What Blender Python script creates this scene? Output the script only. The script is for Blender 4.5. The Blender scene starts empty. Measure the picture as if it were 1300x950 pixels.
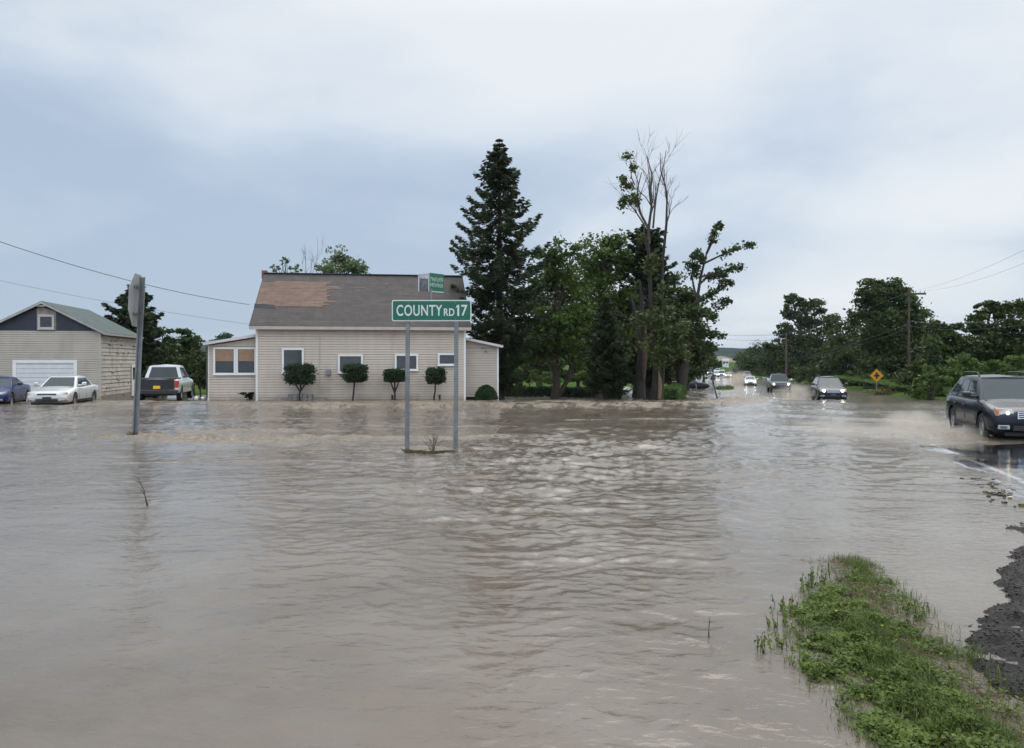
import bpy, bmesh, math, random
import numpy as np
from mathutils import Vector, Matrix

S = bpy.context.scene
COL = S.collection
R = math.radians
F = 1050.0          # focal length in photo pixels
CH = 1.9            # eye height above the flood
HZ = 460.0          # horizon row

# ------------------------------------------------------------------ numpy noise
_rs = np.random.RandomState(7)
_perm = _rs.permutation(1024)
_perm = np.concatenate([_perm, _perm])
_gx = np.cos(_rs.rand(1024) * 6.2832); _gy = np.sin(_rs.rand(1024) * 6.2832)
def noise(x, y):
    x = np.asarray(x, float); y = np.asarray(y, float)
    xi = np.floor(x).astype(int); yi = np.floor(y).astype(int)
    xf = x - xi; yf = y - yi
    u = xf*xf*xf*(xf*(xf*6-15)+10); v = yf*yf*yf*(yf*(yf*6-15)+10)
    def g(ix, iy, dx, dy):
        h = _perm[(_perm[ix & 1023] + iy) & 1023]
        return _gx[h]*dx + _gy[h]*dy
    a = g(xi, yi, xf, yf); b = g(xi+1, yi, xf-1, yf)
    c = g(xi, yi+1, xf, yf-1); d = g(xi+1, yi+1, xf-1, yf-1)
    return (a*(1-u)+b*u)*(1-v) + (c*(1-u)+d*u)*v * 1.0
def fbm(x, y, o=3, g=.5):
    s = 0; a = 1; f = 1
    for i in range(o):
        s = s + a*noise(x*f+i*17.3, y*f+i*9.1); a *= g; f *= 2.03
    return s
def ss(a, b, x):
    t = np.clip((np.asarray(x, float)-a)/(b-a), 0, 1); return t*t*(3-2*t)

# ------------------------------------------------------------------ terrain profiles (real places in metres)
def prof(Y):        # flood level: the water falls away along the road
    return np.interp(Y, [-200, 38, 46, 56, 83, 122, 200, 300, 420, 600, 900, 1500, 4000],
                        [0, 0, -.26, -.71, -1.07, -1.47, -1.9, -1.95, -.8, .5, 1.0, 2, 3])
def xedge(Y):       # near edge of the highway
    return np.interp(Y, [-60, 0, 13.3, 130, 200, 300, 450, 900], [-9, 3.0, 7.5, 38.1, 46.5, 67, 100, 215])
def G(px, py):      # the place on the flood level that a photo point sees
    lo, hi = 2.0, 2000.0
    f = lambda Y: (CH-(py-HZ)/F*Y) - float(prof(Y))
    Y = 2.0
    while Y < 1500 and f(Y) > 0: Y *= 1.01
    return Vector(((px-650)/F*Y, Y, float(prof(Y))))
def P(px, py, Y):
    return Vector(((px-650)/F*Y, Y, CH-(py-HZ)/F*Y))

def Yr(px, off=11.0):   # distance at which the right verge crosses a sight line
    Y = 30.0
    while Y < 400 and (px-650)/F*Y < float(xedge(Y))+off: Y += 1
    return Y
def row0(Y): return HZ+F*(CH-float(prof(Y)))/Y

def spit(X, Y):     # raised grassy bank in the right foreground
    rx = np.interp(Y, [3, 5, 6.1, 7.0, 7.7, 8.0], [2.55, 2.74, 2.88, 3.10, 3.24, 3.2])
    lx = np.interp(Y, [3, 5, 6.0, 6.6, 7.3, 8.0], [1.85, 1.97, 2.20, 2.52, 3.04, 3.22])
    n = .10*noise(X*2.1, Y*2.1)+.05*noise(X*6, Y*6)
    d = np.minimum(rx+n*.6-X, X-lx+n*1.6)
    return np.minimum(d, (7.9-Y)*.6)
def mudbank(X, Y):
    lx = np.interp(Y, [3, 5, 5.45, 5.9, 6.6, 7.05, 8.0, 9.0], [2.6, 2.70, 2.82, 3.05, 3.75, 3.98, 4.6, 5.4])
    n = .12*noise(X*2.6+4, Y*2.6)+.07*noise(X*7, Y*7)
    return X-lx+n
def ground_z(X, Y):
    X = np.asarray(X, float); Y = np.asarray(Y, float)
    base = prof(Y)-.32
    xe = xedge(Y)
    up = np.zeros_like(base+X)
    # left back yard and far fields stand clear of the water
    up = np.maximum(up, ss(60, 68, Y)*ss(-6, -10, X)*.5)
    up = np.maximum(up, ss(92, 112, Y)*ss(xe-5, xe-9, X)*.55)
    up = np.maximum(up, ss(205, 230, Y)*ss(xe-1.5, xe-4, X)*.6)
    right = ss(xe+8.2, xe+10.2, X)
    up = np.maximum(up, right*.5)
    up = up - ss(xe+13, xe+22, X)*1.2*ss(14, 26, Y)
    up = up + .10*fbm(X*.35, Y*.35)*ss(.2, .4, up)
    isl = np.exp(-(((X-(xe-4.3))/.8)**2+((Y-60)/5.)**2))*.42
    up = np.maximum(up, isl)
    up = np.maximum(up, ss(420, 520, Y)*1.0)
    z = base+up
    s = spit(X, Y)
    near = (Y < 9.5) & (Y > 2)
    zs = -.32+.36*ss(-.35, .28, s)+.02*noise(X*5, Y*5)*ss(0, .2, s)
    m = mudbank(X, Y)
    zm = -.32+.345*ss(-.6, .35, m)+.05*noise(X*4, Y*4)+.03*noise(X*11, Y*11)+.012*noise(X*31, Y*31)
    z = np.where(near, np.maximum(z, np.maximum(zs, np.where(X < xe+.6, zm, -1))), z)
    return z
def gz(x, y): return float(ground_z(np.array([x]), np.array([y]))[0])

# ------------------------------------------------------------------ objects
def tag(o, label=None, cat=None, group=None, kind=None):
    if label: o['label'] = label
    if cat: o['category'] = cat
    if group: o['group'] = group
    if kind: o['kind'] = kind
    return o
def thing(name, label, cat, loc=(0, 0, 0), rz=0, group=None):
    o = bpy.data.objects.new(name, None); COL.objects.link(o)
    o.location = loc; o.rotation_euler = (0, 0, rz); o.empty_display_size = .2
    return tag(o, label, cat, group)
def finish(name, me, mats, parent=None, smooth=None):
    if not isinstance(mats, (list, tuple)): mats = [mats]
    for m in mats: me.materials.append(m)
    if smooth is not None and len(me.polygons):
        me.polygons.foreach_set('use_smooth', np.ones(len(me.polygons), bool))
        if smooth < 170: me.set_sharp_from_angle(angle=R(smooth))
    o = bpy.data.objects.new(name, me); COL.objects.link(o)
    if parent: o.parent = parent
    return o
def np_mesh(name, V, Fq, attrs=None):
    V = np.asarray(V, np.float32); Fq = np.asarray(Fq, np.int32)
    me = bpy.data.meshes.new(name)
    me.vertices.add(len(V)); me.vertices.foreach_set('co', V.ravel())
    k = Fq.shape[1]
    me.loops.add(Fq.size); me.loops.foreach_set('vertex_index', Fq.ravel())
    me.polygons.add(len(Fq)); me.polygons.foreach_set('loop_start', np.arange(0, Fq.size, k, dtype=np.int32))
    if attrs:
        for n, a in attrs.items():
            at = me.attributes.new(n, 'FLOAT', 'POINT'); at.data.foreach_set('value', np.asarray(a, np.float32))
    me.update(calc_edges=True); me.validate()
    return me
def copy_tree(o, parent=None):
    c = o.copy(); COL.objects.link(c)
    if parent is not None: c.parent = parent
    for ch in [x for x in bpy.data.objects if x.parent == o]: copy_tree(ch, c)
    return c

class MB:
    def __init__(s): s.v = []; s.f = []; s.m = []
    def add(s, vs, fs, mi=0):
        b = len(s.v); s.v += [tuple(p) for p in vs]
        for f in fs: s.f.append(tuple(i+b for i in f)); s.m.append(mi)
        return s
    def box(s, x0, x1, y0, y1, z0, z1, mi=0):
        return s.add([(x0,y0,z0),(x1,y0,z0),(x1,y1,z0),(x0,y1,z0),(x0,y0,z1),(x1,y0,z1),(x1,y1,z1),(x0,y1,z1)],
                     [(0,3,2,1),(4,5,6,7),(0,1,5,4),(1,2,6,5),(2,3,7,6),(3,0,4,7)], mi)
    def prism(s, poly, axis, a, b, mi=0):   # poly of 2D points; extruded along axis 'x','y','z'
        def p(q, t):
            return {'x': (t, q[0], q[1]), 'y': (q[0], t, q[1]), 'z': (q[0], q[1], t)}[axis]
        n = len(poly)
        vs = [p(q, a) for q in poly]+[p(q, b) for q in poly]
        fs = [tuple(range(n)), tuple(range(2*n-1, n-1, -1))]
        fs += [(i, i+n, (i+1) % n+n, (i+1) % n) for i in range(n)]
        return s.add(vs, fs, mi)
    def tube(s, pts, rad, n=8, mi=0, cap=True):
        pts = [Vector(p) for p in pts]
        if not hasattr(rad, '__len__'): rad = [rad]*len(pts)
        vs = []; fs = []; prev = None
        for i, p in enumerate(pts):
            t = (pts[min(i+1, len(pts)-1)]-pts[max(i-1, 0)])
            t = t.normalized() if t.length > 1e-9 else Vector((0, 0, 1))
            a = prev if prev is not None else (Vector((1, 0, 0)) if abs(t.x) < .9 else Vector((0, 1, 0)))
            a = (a-t*a.dot(t)).normalized(); prev = a; b = t.cross(a)
            for k in range(n):
                th = 2*math.pi*k/n
                vs.append(p+(a*math.cos(th)+b*math.sin(th))*rad[i])
        for i in range(len(pts)-1):
            for k in range(n):
                k2 = (k+1) % n
                fs.append((i*n+k, i*n+k2, (i+1)*n+k2, (i+1)*n+k))
        if cap:
            fs.append(tuple(range(n-1, -1, -1))); fs.append(tuple(range((len(pts)-1)*n, len(pts)*n)))
        return s.add(vs, fs, mi)
    def build(s, name, mats, parent=None, smooth=None, bevel=0, seg=2):
        me = bpy.data.meshes.new(name); me.from_pydata(s.v, [], s.f)
        me.polygons.foreach_set('material_index', s.m)
        me.validate(); me.update()
        bm = bmesh.new(); bm.from_mesh(me); bmesh.ops.recalc_face_normals(bm, faces=bm.faces); bm.to_mesh(me); bm.free()
        o = finish(name, me, mats, parent, smooth)
        if bevel:
            md = o.modifiers.new('b', 'BEVEL'); md.width = bevel; md.segments = seg; md.limit_method = 'ANGLE'; md.angle_limit = R(35)
        return o

# ------------------------------------------------------------------ materials
MC = {}
def nt_new(name):
    m = bpy.data.materials.new(name); m.use_nodes = True
    return m, m.node_tree.nodes, m.node_tree.links, m.node_tree.nodes['Principled BSDF']
def mat(name, col, rough=.6, metal=0, var=.15, scale=3, bump=0, bscale=30, emit=None, es=0, coat=0, dirt=None, dscale=1.2):
    if name in MC: return MC[name]
    m, N, L, b = nt_new(name)
    b.inputs['Roughness'].default_value = rough; b.inputs['Metallic'].default_value = metal
    tc = N.new('ShaderNodeTexCoord')
    no = N.new('ShaderNodeTexNoise'); no.inputs['Scale'].default_value = scale; no.inputs['Detail'].default_value = 5
    L.new(tc.outputs['Object'], no.inputs['Vector'])
    mr = N.new('ShaderNodeMapRange'); mr.inputs[1].default_value = .3; mr.inputs[2].default_value = .7
    mr.inputs[3].default_value = 1-var; mr.inputs[4].default_value = 1+var
    L.new(no.outputs[0], mr.inputs[0])
    mx = N.new('ShaderNodeVectorMath'); mx.operation = 'SCALE'; mx.inputs[0].default_value = col[:3]
    L.new(mr.outputs[0], mx.inputs['Scale'])
    out = mx.outputs[0]
    if dirt:
        n2 = N.new('ShaderNodeTexNoise'); n2.inputs['Scale'].default_value = dscale; n2.inputs['Detail'].default_value = 8; n2.inputs['Roughness'].default_value = .7
        L.new(tc.outputs['Object'], n2.inputs['Vector'])
        r2 = N.new('ShaderNodeMapRange'); r2.inputs[1].default_value = .5; r2.inputs[2].default_value = .68; L.new(n2.outputs[0], r2.inputs[0])
        mm = N.new('ShaderNodeMix'); mm.data_type = 'RGBA'; L.new(r2.outputs[0], mm.inputs['Factor'])
        L.new(out, mm.inputs['A']); mm.inputs['B'].default_value = (*dirt, 1); out = mm.outputs['Result']
    L.new(out, b.inputs['Base Color'])
    if bump:
        n3 = N.new('ShaderNodeTexNoise'); n3.inputs['Scale'].default_value = bscale; n3.inputs['Detail'].default_value = 4
        L.new(tc.outputs['Object'], n3.inputs['Vector'])
        bp = N.new('ShaderNodeBump'); bp.inputs['Strength'].default_value = bump; bp.inputs['Distance'].default_value = .02
        L.new(n3.outputs[0], bp.inputs['Height']); L.new(bp.outputs[0], b.inputs['Normal'])
    if coat: b.inputs['Coat Weight'].default_value = coat; b.inputs['Coat Roughness'].default_value = .04
    if emit: b.inputs['Emission Color'].default_value = (*emit, 1); b.inputs['Emission Strength'].default_value = es
    MC[name] = m
    return m
def leafmat(name, c1, c2, trans=.25, nscale=.5, rough=.55):
    if name in MC: return MC[name]
    m, N, L, b = nt_new(name)
    at = N.new('ShaderNodeAttribute'); at.attribute_name = 'tint'
    ge = N.new('ShaderNodeNewGeometry')
    no = N.new('ShaderNodeTexNoise'); no.inputs['Scale'].default_value = nscale; no.inputs['Detail'].default_value = 3
    L.new(ge.outputs['Position'], no.inputs['Vector'])
    ad = N.new('ShaderNodeMath'); ad.operation = 'MULTIPLY_ADD'; L.new(at.outputs['Fac'], ad.inputs[0]); ad.inputs[1].default_value = .6
    mr = N.new('ShaderNodeMapRange'); mr.inputs[1].default_value = .35; mr.inputs[2].default_value = .65; mr.inputs[3].default_value = -.1; mr.inputs[4].default_value = .5
    L.new(no.outputs[0], mr.inputs[0]); L.new(mr.outputs[0], ad.inputs[2])
    rp = N.new('ShaderNodeMix'); rp.data_type = 'RGBA'; rp.inputs['A'].default_value = (*c1, 1); rp.inputs['B'].default_value = (*c2, 1)
    rp.clamp_factor = True; L.new(ad.outputs[0], rp.inputs['Factor'])
    L.new(rp.outputs['Result'], b.inputs['Base Color']); b.inputs['Roughness'].default_value = rough
    b.inputs['Specular IOR Level'].default_value = .3
    tr = N.new('ShaderNodeBsdfTranslucent'); L.new(rp.outputs['Result'], tr.inputs['Color'])
    ms = N.new('ShaderNodeMixShader'); ms.inputs[0].default_value = trans
    L.new(b.outputs[0], ms.inputs[1]); L.new(tr.outputs[0], ms.inputs[2]); L.new(ms.outputs[0], N['Material Output'].inputs[0])
    MC[name] = m
    return m
# ================================================================== camera, sky, sun
cam = bpy.data.cameras.new('camera'); co = bpy.data.objects.new('camera', cam); COL.objects.link(co)
co.location = (0, 0, CH); co.rotation_euler = (R(90), 0, 0)
cam.sensor_width = 36; cam.lens = F/1300*36; cam.shift_y = -(475-HZ)/1300
cam.clip_end = 9000; cam.clip_start = .05
S.camera = co
S.view_settings.view_transform = 'Standard'; S.view_settings.look = 'None'
S.view_settings.exposure = 0.0; S.view_settings.gamma = 1
S.cycles.use_denoising = True
S.cycles.max_bounces = 6; S.cycles.volume_bounces = 1; S.cycles.diffuse_bounces = 3; S.cycles.glossy_bounces = 3
S.cycles.transparent_max_bounces = 8

SUN_EL, SUN_AZ = R(52), R(18)      # high, ahead and a little right
w = bpy.data.worlds.new('World'); S.world = w; w.use_nodes = True
N = w.node_tree.nodes; L = w.node_tree.links; N.clear()
out = N.new('ShaderNodeOutputWorld')
sky = N.new('ShaderNodeTexSky'); sky.sky_type = 'NISHITA'; sky.sun_disc = False
sky.sun_elevation = SUN_EL; sky.sun_rotation = SUN_AZ
sky.air_density = 1; sky.dust_density = 2; sky.ozone_density = 1
bs = N.new('ShaderNodeBackground'); bs.inputs[1].default_value = .10; L.new(sky.outputs[0], bs.inputs[0])
tc = N.new('ShaderNodeTexCoord')
sp = N.new('ShaderNodeSeparateXYZ'); L.new(tc.outputs['Generated'], sp.inputs[0])
def M(op, a, b=None, c=None, clamp=False):
    n = N.new('ShaderNodeMath'); n.operation = op; n.use_clamp = clamp
    for i, q in enumerate((a, b, c)):
        if q is None: continue
        if isinstance(q, (int, float)): n.inputs[i].default_value = q
        else: L.new(q, n.inputs[i])
    return n.outputs[0]
zc = M('MAXIMUM', sp.outputs[2], 0.0)
den = M('ADD', zc, .22)
cx = M('DIVIDE', sp.outputs[0], den); cy = M('DIVIDE', sp.outputs[1], den)
cb = N.new('ShaderNodeCombineXYZ'); L.new(cx, cb.inputs[0]); L.new(cy, cb.inputs[1])
n1 = N.new('ShaderNodeTexNoise'); n1.inputs['Scale'].default_value = .95; n1.inputs['Detail'].default_value = 4; n1.inputs['Roughness'].default_value = .45; n1.inputs['Distortion'].default_value = .5
mp = N.new('ShaderNodeMapping'); mp.inputs['Location'].default_value = (3.55, .9, 0); L.new(cb.outputs[0], mp.inputs[0]); L.new(mp.outputs[0], n1.inputs['Vector'])
n2 = N.new('ShaderNodeTexNoise'); n2.inputs['Scale'].default_value = 2.6; n2.inputs['Detail'].default_value = 8; n2.inputs['Roughness'].default_value = .55
mp2 = N.new('ShaderNodeMapping'); mp2.inputs['Location'].default_value = (7.2, 1.9, 0); L.new(tc.outputs['Generated'], mp2.inputs[0])
mp2.inputs['Scale'].default_value = (1, 1, 2.2); L.new(mp2.outputs[0], n2.inputs['Vector'])
# broad brightness of the overcast: brighter overhead and round the hidden sun on the right
sunv = (math.sin(SUN_AZ)*math.cos(SUN_EL), math.cos(SUN_AZ)*math.cos(SUN_EL), math.sin(SUN_EL))
dp = N.new('ShaderNodeVectorMath'); dp.operation = 'DOT_PRODUCT'; L.new(tc.outputs['Generated'], dp.inputs[0]); dp.inputs[1].default_value = sunv
glow = M('POWER', M('MAXIMUM', dp.outputs['Value'], 0), 5)
a = M('MULTIPLY_ADD', glow, .85, .0)
a = M('ADD', a, M('MULTIPLY', M('SUBTRACT', n1.outputs[0], .5), 1.7))
a = M('ADD', a, M('MULTIPLY', M('SUBTRACT', n2.outputs[0], .5), 1.45))
a = M('ADD', a, M('MULTIPLY', sp.outputs[0], .50))
a = M('ADD', a, M('MULTIPLY', zc, .75))
a = M('ADD', a, .25, clamp=False)
bk1 = M('POWER', M('DIVIDE', M('ADD', sp.outputs[0], .20), .42), 2); bk2 = M('POWER', M('DIVIDE', M('ADD', sp.outputs[2], -.15), .15), 2)
a = M('SUBTRACT', a, M('MULTIPLY', M('EXPONENT', M('MULTIPLY', M('ADD', bk1, bk2), -1.0)), .34))
cr = N.new('ShaderNodeValToRGB'); L.new(a, cr.inputs[0])
e = cr.color_ramp.elements
e[0].position = 0; e[0].color = (.44, .55, .70, 1)
e[1].position = 1; e[1].color = (.84, .88, .92, 1)
x = e.new(.35); x.color = (.54, .64, .775, 1)
x = e.new(.65); x.color = (.73, .80, .875, 1)
bc = N.new('ShaderNodeBackground'); L.new(cr.outputs[0], bc.inputs[0])
# overcast dome boosted overhead and behind the camera, added fill for walls and water
back = M('MULTIPLY_ADD', M('MAXIMUM', M('SUBTRACT', zc, .38), 0), 2.3, 1.0)
L.new(M('ADD', back, M('MULTIPLY', M('MAXIMUM', M('MULTIPLY', sp.outputs[1], -1.0), 0), 1.1)), bc.inputs[1])
mx = N.new('ShaderNodeMixShader'); mx.inputs[0].default_value = .9
L.new(bs.outputs[0], mx.inputs[1]); L.new(bc.outputs[0], mx.inputs[2]); L.new(mx.outputs[0], out.inputs[0])

sl = bpy.data.lights.new('sun', 'SUN'); sl.energy = 1.0; sl.angle = R(40); sl.color = (1, .96, .9)
so = bpy.data.objects.new('sun', sl); COL.objects.link(so); so.location = (0, 0, 60)
so.rotation_euler = Vector(sunv).to_track_quat('Z', 'Y').to_euler()

# ================================================================== ground
def grid(ys, ts):
    Y, T = np.meshgrid(ys, ts, indexing='ij')
    n, m = Y.shape
    idx = np.arange(n*m).reshape(n, m)
    Fq = np.stack([idx[:-1, :-1], idx[:-1, 1:], idx[1:, 1:], idx[1:, :-1]], -1).reshape(-1, 4)
    return Y, T, Fq
iv = lambda a, b, n: 1/np.linspace(1/a, 1/b, n)
ys = np.concatenate([[-120, -40, -12, -3, 0, 1.5], iv(2.4, 900, 620), [1200, 1600, 2300, 3400]])
ts = np.concatenate([[-3, -2, -1.4, -1], np.linspace(-.8, .8, 400), [1, 1.4, 2, 3]])
Y, T, Fq = grid(ys, ts)
X = T*(np.maximum(Y, 0)+3.0)
Z = ground_z(X, Y)
sp_ = ss(-.3, .15, spit(X, Y))*(Y < 9.5)*(Y > 2)
mud = ss(-.3, .2, mudbank(X, Y))*(Y < 10)*(X < xedge(Y)+.6)
gm = np_mesh('ground', np.stack([X, Y, Z], -1).reshape(-1, 3), Fq, {'spit': sp_.ravel(), 'mud': mud.ravel()})
m, N, L, b = nt_new('ground')
ge = N.new('ShaderNodeNewGeometry')
def NZ(sc, det=6, rough=.6):
    n = N.new('ShaderNodeTexNoise'); n.inputs['Scale'].default_value = sc; n.inputs['Detail'].default_value = det; n.inputs['Roughness'].default_value = rough
    L.new(ge.outputs['Position'], n.inputs['Vector']); return n.outputs[0]
def RAMP(fac, *st):
    r = N.new('ShaderNodeValToRGB'); L.new(fac, r.inputs[0]); e = r.color_ramp.elements
    e[0].position, e[0].color = st[0][0], (*st[0][1], 1); e[1].position, e[1].color = st[-1][0], (*st[-1][1], 1)
    for p_, c_ in st[1:-1]: q = e.new(p_); q.color = (*c_, 1)
    return r.outputs[0]
def MIX(f, a, b2):
    n = N.new('ShaderNodeMix'); n.data_type = 'RGBA'
    for k, q in (('Factor', f), ('A', a), ('B', b2)):
        if isinstance(q, (float, int)): n.inputs[k].default_value = q
        elif isinstance(q, tuple): n.inputs[k].default_value = (*q, 1)
        else: L.new(q, n.inputs[k])
    return n.outputs['Result']
def ATT(s):
    n = N.new('ShaderNodeAttribute'); n.attribute_name = s; return n.outputs['Fac']
grass = RAMP(NZ(.35), (.3, (.032, .062, .015)), (.5, (.052, .092, .022)), (.7, (.085, .115, .035)))
grass = MIX(.35, grass, RAMP(NZ(6), (.35, (.03, .05, .015)), (.65, (.13, .17, .05))))
soil = RAMP(NZ(14, 8, .7), (.3, (.018, .014, .011)), (.5, (.05, .038, .028)), (.7, (.12, .095, .07)))
mudc = RAMP(NZ(22, 8, .7), (.3, (.005, .005, .005)), (.5, (.016, .014, .013)), (.66, (.05, .042, .034)), (.8, (.12, .10, .08)))
c = MIX(ATT('spit'), grass, soil); c = MIX(ATT('mud'), c, mudc)
L.new(c, b.inputs['Base Color'])
rg = N.new('ShaderNodeMapRange'); L.new(NZ(9), rg.inputs[0]); rg.inputs[3].default_value = .25; rg.inputs[4].default_value = .85
L.new(rg.outputs[0], b.inputs['Roughness'])
bp = N.new('ShaderNodeBump'); bp.inputs['Distance'].default_value = .015; L.new(NZ(45, 8, .8), bp.inputs['Height']); L.new(bp.outputs[0], b.inputs['Normal'])
sl_ = N.new('ShaderNodeMath'); sl_.operation = 'MAXIMUM'; L.new(ATT('spit'), sl_.inputs[0]); L.new(ATT('mud'), sl_.inputs[1])
sm_ = N.new('ShaderNodeMath'); sm_.operation = 'MULTIPLY'; L.new(sl_.outputs[0], sm_.inputs[0]); sm_.inputs[1].default_value = .22; L.new(sm_.outputs[0], b.inputs['Specular IOR Level'])
finish('ground', gm, m, smooth=180)['kind'] = 'structure'

# ================================================================== highway (one sheet, wet)
ys = np.concatenate([[-60, -20, -5], iv(2.5, 600, 420)])
ws = np.concatenate([np.linspace(-.35, 1, 26), np.linspace(1.2, 8.4, 30)])
Y, Wd, Fq = grid(ys, ws)
X = xedge(Y)+Wd*1.0345
rag = .45*noise(Y*.8, Y*0+3)+.22*noise(Y*2.7, Y*0+1)+.08*noise(Y*8, X*0)
rise = ss(22.5, 18.0, Y)
Zr = prof(Y)-.10+rise*(.115+.02*noise(X*.9, Y*.45)+.008*noise(X*5, Y*5))+.03*ss(0, 3.6, Wd)*rise
Zr = Zr-ss(.25, -.12, Wd+rag)*.28+.006*noise(X*18, Y*18)
Zr = np.where(Y > 300, prof(Y)-.3+.9, Zr)
Zr = np.where((Y > 205) & (Y <= 300), np.maximum(Zr, prof(Y)-.1), Zr)
rm = np_mesh('highway', np.stack([X, Y, Zr], -1).reshape(-1, 3), Fq, {'across': Wd.ravel()})
m, N, L, b = nt_new('wet_asphalt')
ge = N.new('ShaderNodeNewGeometry')
c = RAMP(NZ(30, 8, .8), (.3, (.014, .014, .015)), (.6, (.035, .035, .036)), (.8, (.07, .068, .066)))
c = MIX(NZ(.6), c, (.03, .028, .026))
ac = ATT('across')
def MM(op, a_, b_=0.0):
    n = N.new('ShaderNodeMath'); n.operation = op
    for i, q in enumerate((a_, b_)):
        if isinstance(q, (int, float)): n.inputs[i].default_value = q
        else: L.new(q, n.inputs[i])
    return n.outputs[0]
line = MM('LESS_THAN', MM('ABSOLUTE', MM('SUBTRACT', ac, .62)), .06)
line = MM('MULTIPLY', line, MM('GREATER_THAN', NZ(7, 5, .7), .42))
l2 = MM('LESS_THAN', MM('ABSOLUTE', MM('SUBTRACT', MM('ABSOLUTE', MM('SUBTRACT', ac, 4.3)), .11)), .05)
c = MIX(line, c, (.42, .42, .40)); c = MIX(l2, c, (.5, .36, .05))
L.new(c, b.inputs['Base Color'])
rg = N.new('ShaderNodeMapRange'); L.new(NZ(1.3, 5), rg.inputs[0]); rg.inputs[1].default_value = .35; rg.inputs[2].default_value = .65; rg.inputs[3].default_value = .03; rg.inputs[4].default_value = .16
L.new(rg.outputs[0], b.inputs['Roughness'])
b.inputs['Coat Weight'].default_value = .8; b.inputs['Coat Roughness'].default_value = .04; b.inputs['Coat IOR'].default_value = 1.33
b.inputs['Roughness'].default_value = .3
bp = N.new('ShaderNodeBump'); bp.inputs['Distance'].default_value = .006; bp.inputs['Strength'].default_value = .35
L.new(NZ(9, 5, .6), bp.inputs['Height']); L.new(bp.outputs[0], b.inputs['Normal']); L.new(bp.outputs[0], b.inputs['Coat Normal'])
finish('highway', rm, m, smooth=180)['kind'] = 'structure'

# ================================================================== flood water
ys = np.concatenate([[-200, -60, -20, -6, -1, 1.6], iv(2.2, 340, 980)])
ts = np.concatenate([[-4, -2.5, -1.6, -1.1, -.9], np.linspace(-.78, .78, 900), [.9, 1.1, 1.6, 2.5]])
Y, T, Fq = grid(ys, ts)
X = T*(np.abs(Y)+1.2)
base = prof(Y)
def g2(x0, y0, sx, sy): return np.exp(-(((X-x0)/sx)**2+((Y-y0)/sy)**2))
A = .006+.026*ss(6, 15, Y)*ss(5.5, 2.2, X-.25*Y)+.022*ss(14, 26, Y)
A = A+.060*g2(1.4, 17, 4.6, 8)+.012*g2(.2, 8.5, 1.8, 1.6)+.02*ss(22, 40, Y)
A = A*np.clip(1+.9*fbm(X*.16, Y*.10, 2), .25, 2)
A = A*(1-.75*ss(14.5, 9, Y)*ss(1.2, 3.2, X-.12*Y))
A = A*(1-.5*ss(16, 8, Y)*ss(-1.5, -5, X))
wx = X+.35*noise(X*.5, Y*.5); wy = Y+.25*noise(X*.7+5, Y*.6)
r1 = 1-2*np.abs(noise(wx*.95, wy*1.6)); r2 = 1-2*np.abs(noise(wx*2.4+9, wy*3.8))
H = A*(.62*r1+.36*r2+.9*noise(wx*.30, wy*.55)+.28*noise(wx*5.5, wy*8)*ss(34, 14, Y))
# standing waves where the flow drops over the buried road shoulder
Yf = 34.6+.5*noise(X*.25, X*0)+.25*noise(X*.9, X*0+4)+ss(-10, -16, X)*-.6+ss(3, 11, X)*3.2
xm = ss(-13, -9.5, X)*ss(12.5, 10, X)
xw = ss(-40, -20, X)*ss(12.5, 10, X)
dF = Y-Yf
band = np.exp(-(dF/1.5)**2)*xm*np.clip(.65+1.2*noise(X*.45, Y*0+6), .15, 1.2)
turb = np.clip(.35+1.0*noise(X*1.1, Y*.8)+1.1*noise(X*3.3, Y*2.1)+.6*noise(X*7, Y*3), 0, 1.6)
H = H+band*(.11*turb+.02)+.06*ss(-.8, .8, dF)*xw*ss(46, 38, Y)-.03*xw*np.exp(-((dF+1.6)/.8)**2)
foam = band*np.clip(turb, 0, 1)*2.1
yard = ss(-.3, .8, dF)*ss(52, 40, Y)
foam = foam+.60*yard*np.clip(.65+1.3*fbm(X*.8, Y*.35), 0, 1)*(X < 12)
# rapids further along the roadside between the trees and the highway
rap = ss(36, 40, Y)*ss(110, 70, Y)*ss(8, 11, X-.02*Y)*ss(xedge(Y)+1, xedge(Y)-2.5, X)
t2 = np.clip(fbm(X*.8+3, Y*.35, 3)*1.4+.25, 0, 1.3)
H = H+rap*.13*t2; foam = foam+rap*.75*t2
H = H+.22*g2(11.8, 41.0, 1.6, 1.2)*(.4+turb); foam = foam+.9*g2(11.8, 41.0, 2.0, 1.2)*np.clip(turb, .3, 1)
# wakes behind the sign posts
def wake(x0, y0, ln, wd, amp, ang=-.12):
    global H, foam
    u = (X-x0); v = (Y-y0)-u*ang
    ww = wd*(.35+.65*ss(-.5, ln*.5, u))
    k = ss(-.55, 0, u)*ss(ln, ln*.35, u)*np.exp(-(v/ww)**2)
    tt = np.clip(.5+1.4*noise(X*2.2, Y*1.5)+.8*noise(X*6, Y*4), 0, 1.6)
    H = H+k*amp*(tt*.75+.5*np.clip(noise(X*9, Y*5), -.3, 1)); foam = foam+k*np.clip(tt+.3, 0, 1)*1.25
wake(-10.4, 20.8, 8.5, 1.25, .13, -.16)
wake(-9.6, 22.4, 5.5, .40, .07, .02)
wake(-2.6, 18.0, 1.9, .16, .05, -.45)
wake(-1.4, 16.8, 1.2, .12, .03, -.1)
wake(-6, 20.5, 9, .5, .025, .0)
for k_, (fx, fy, fl) in enumerate([(-8, 15.5, 5), (-11, 13.2, 3), (-4, 24, 6), (2, 27, 6), (-1, 13.2, 1.3), (-14, 24, 5), (-10, 27, 6)]):
    wake(fx, fy, fl, .16, .02, .08)
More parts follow.
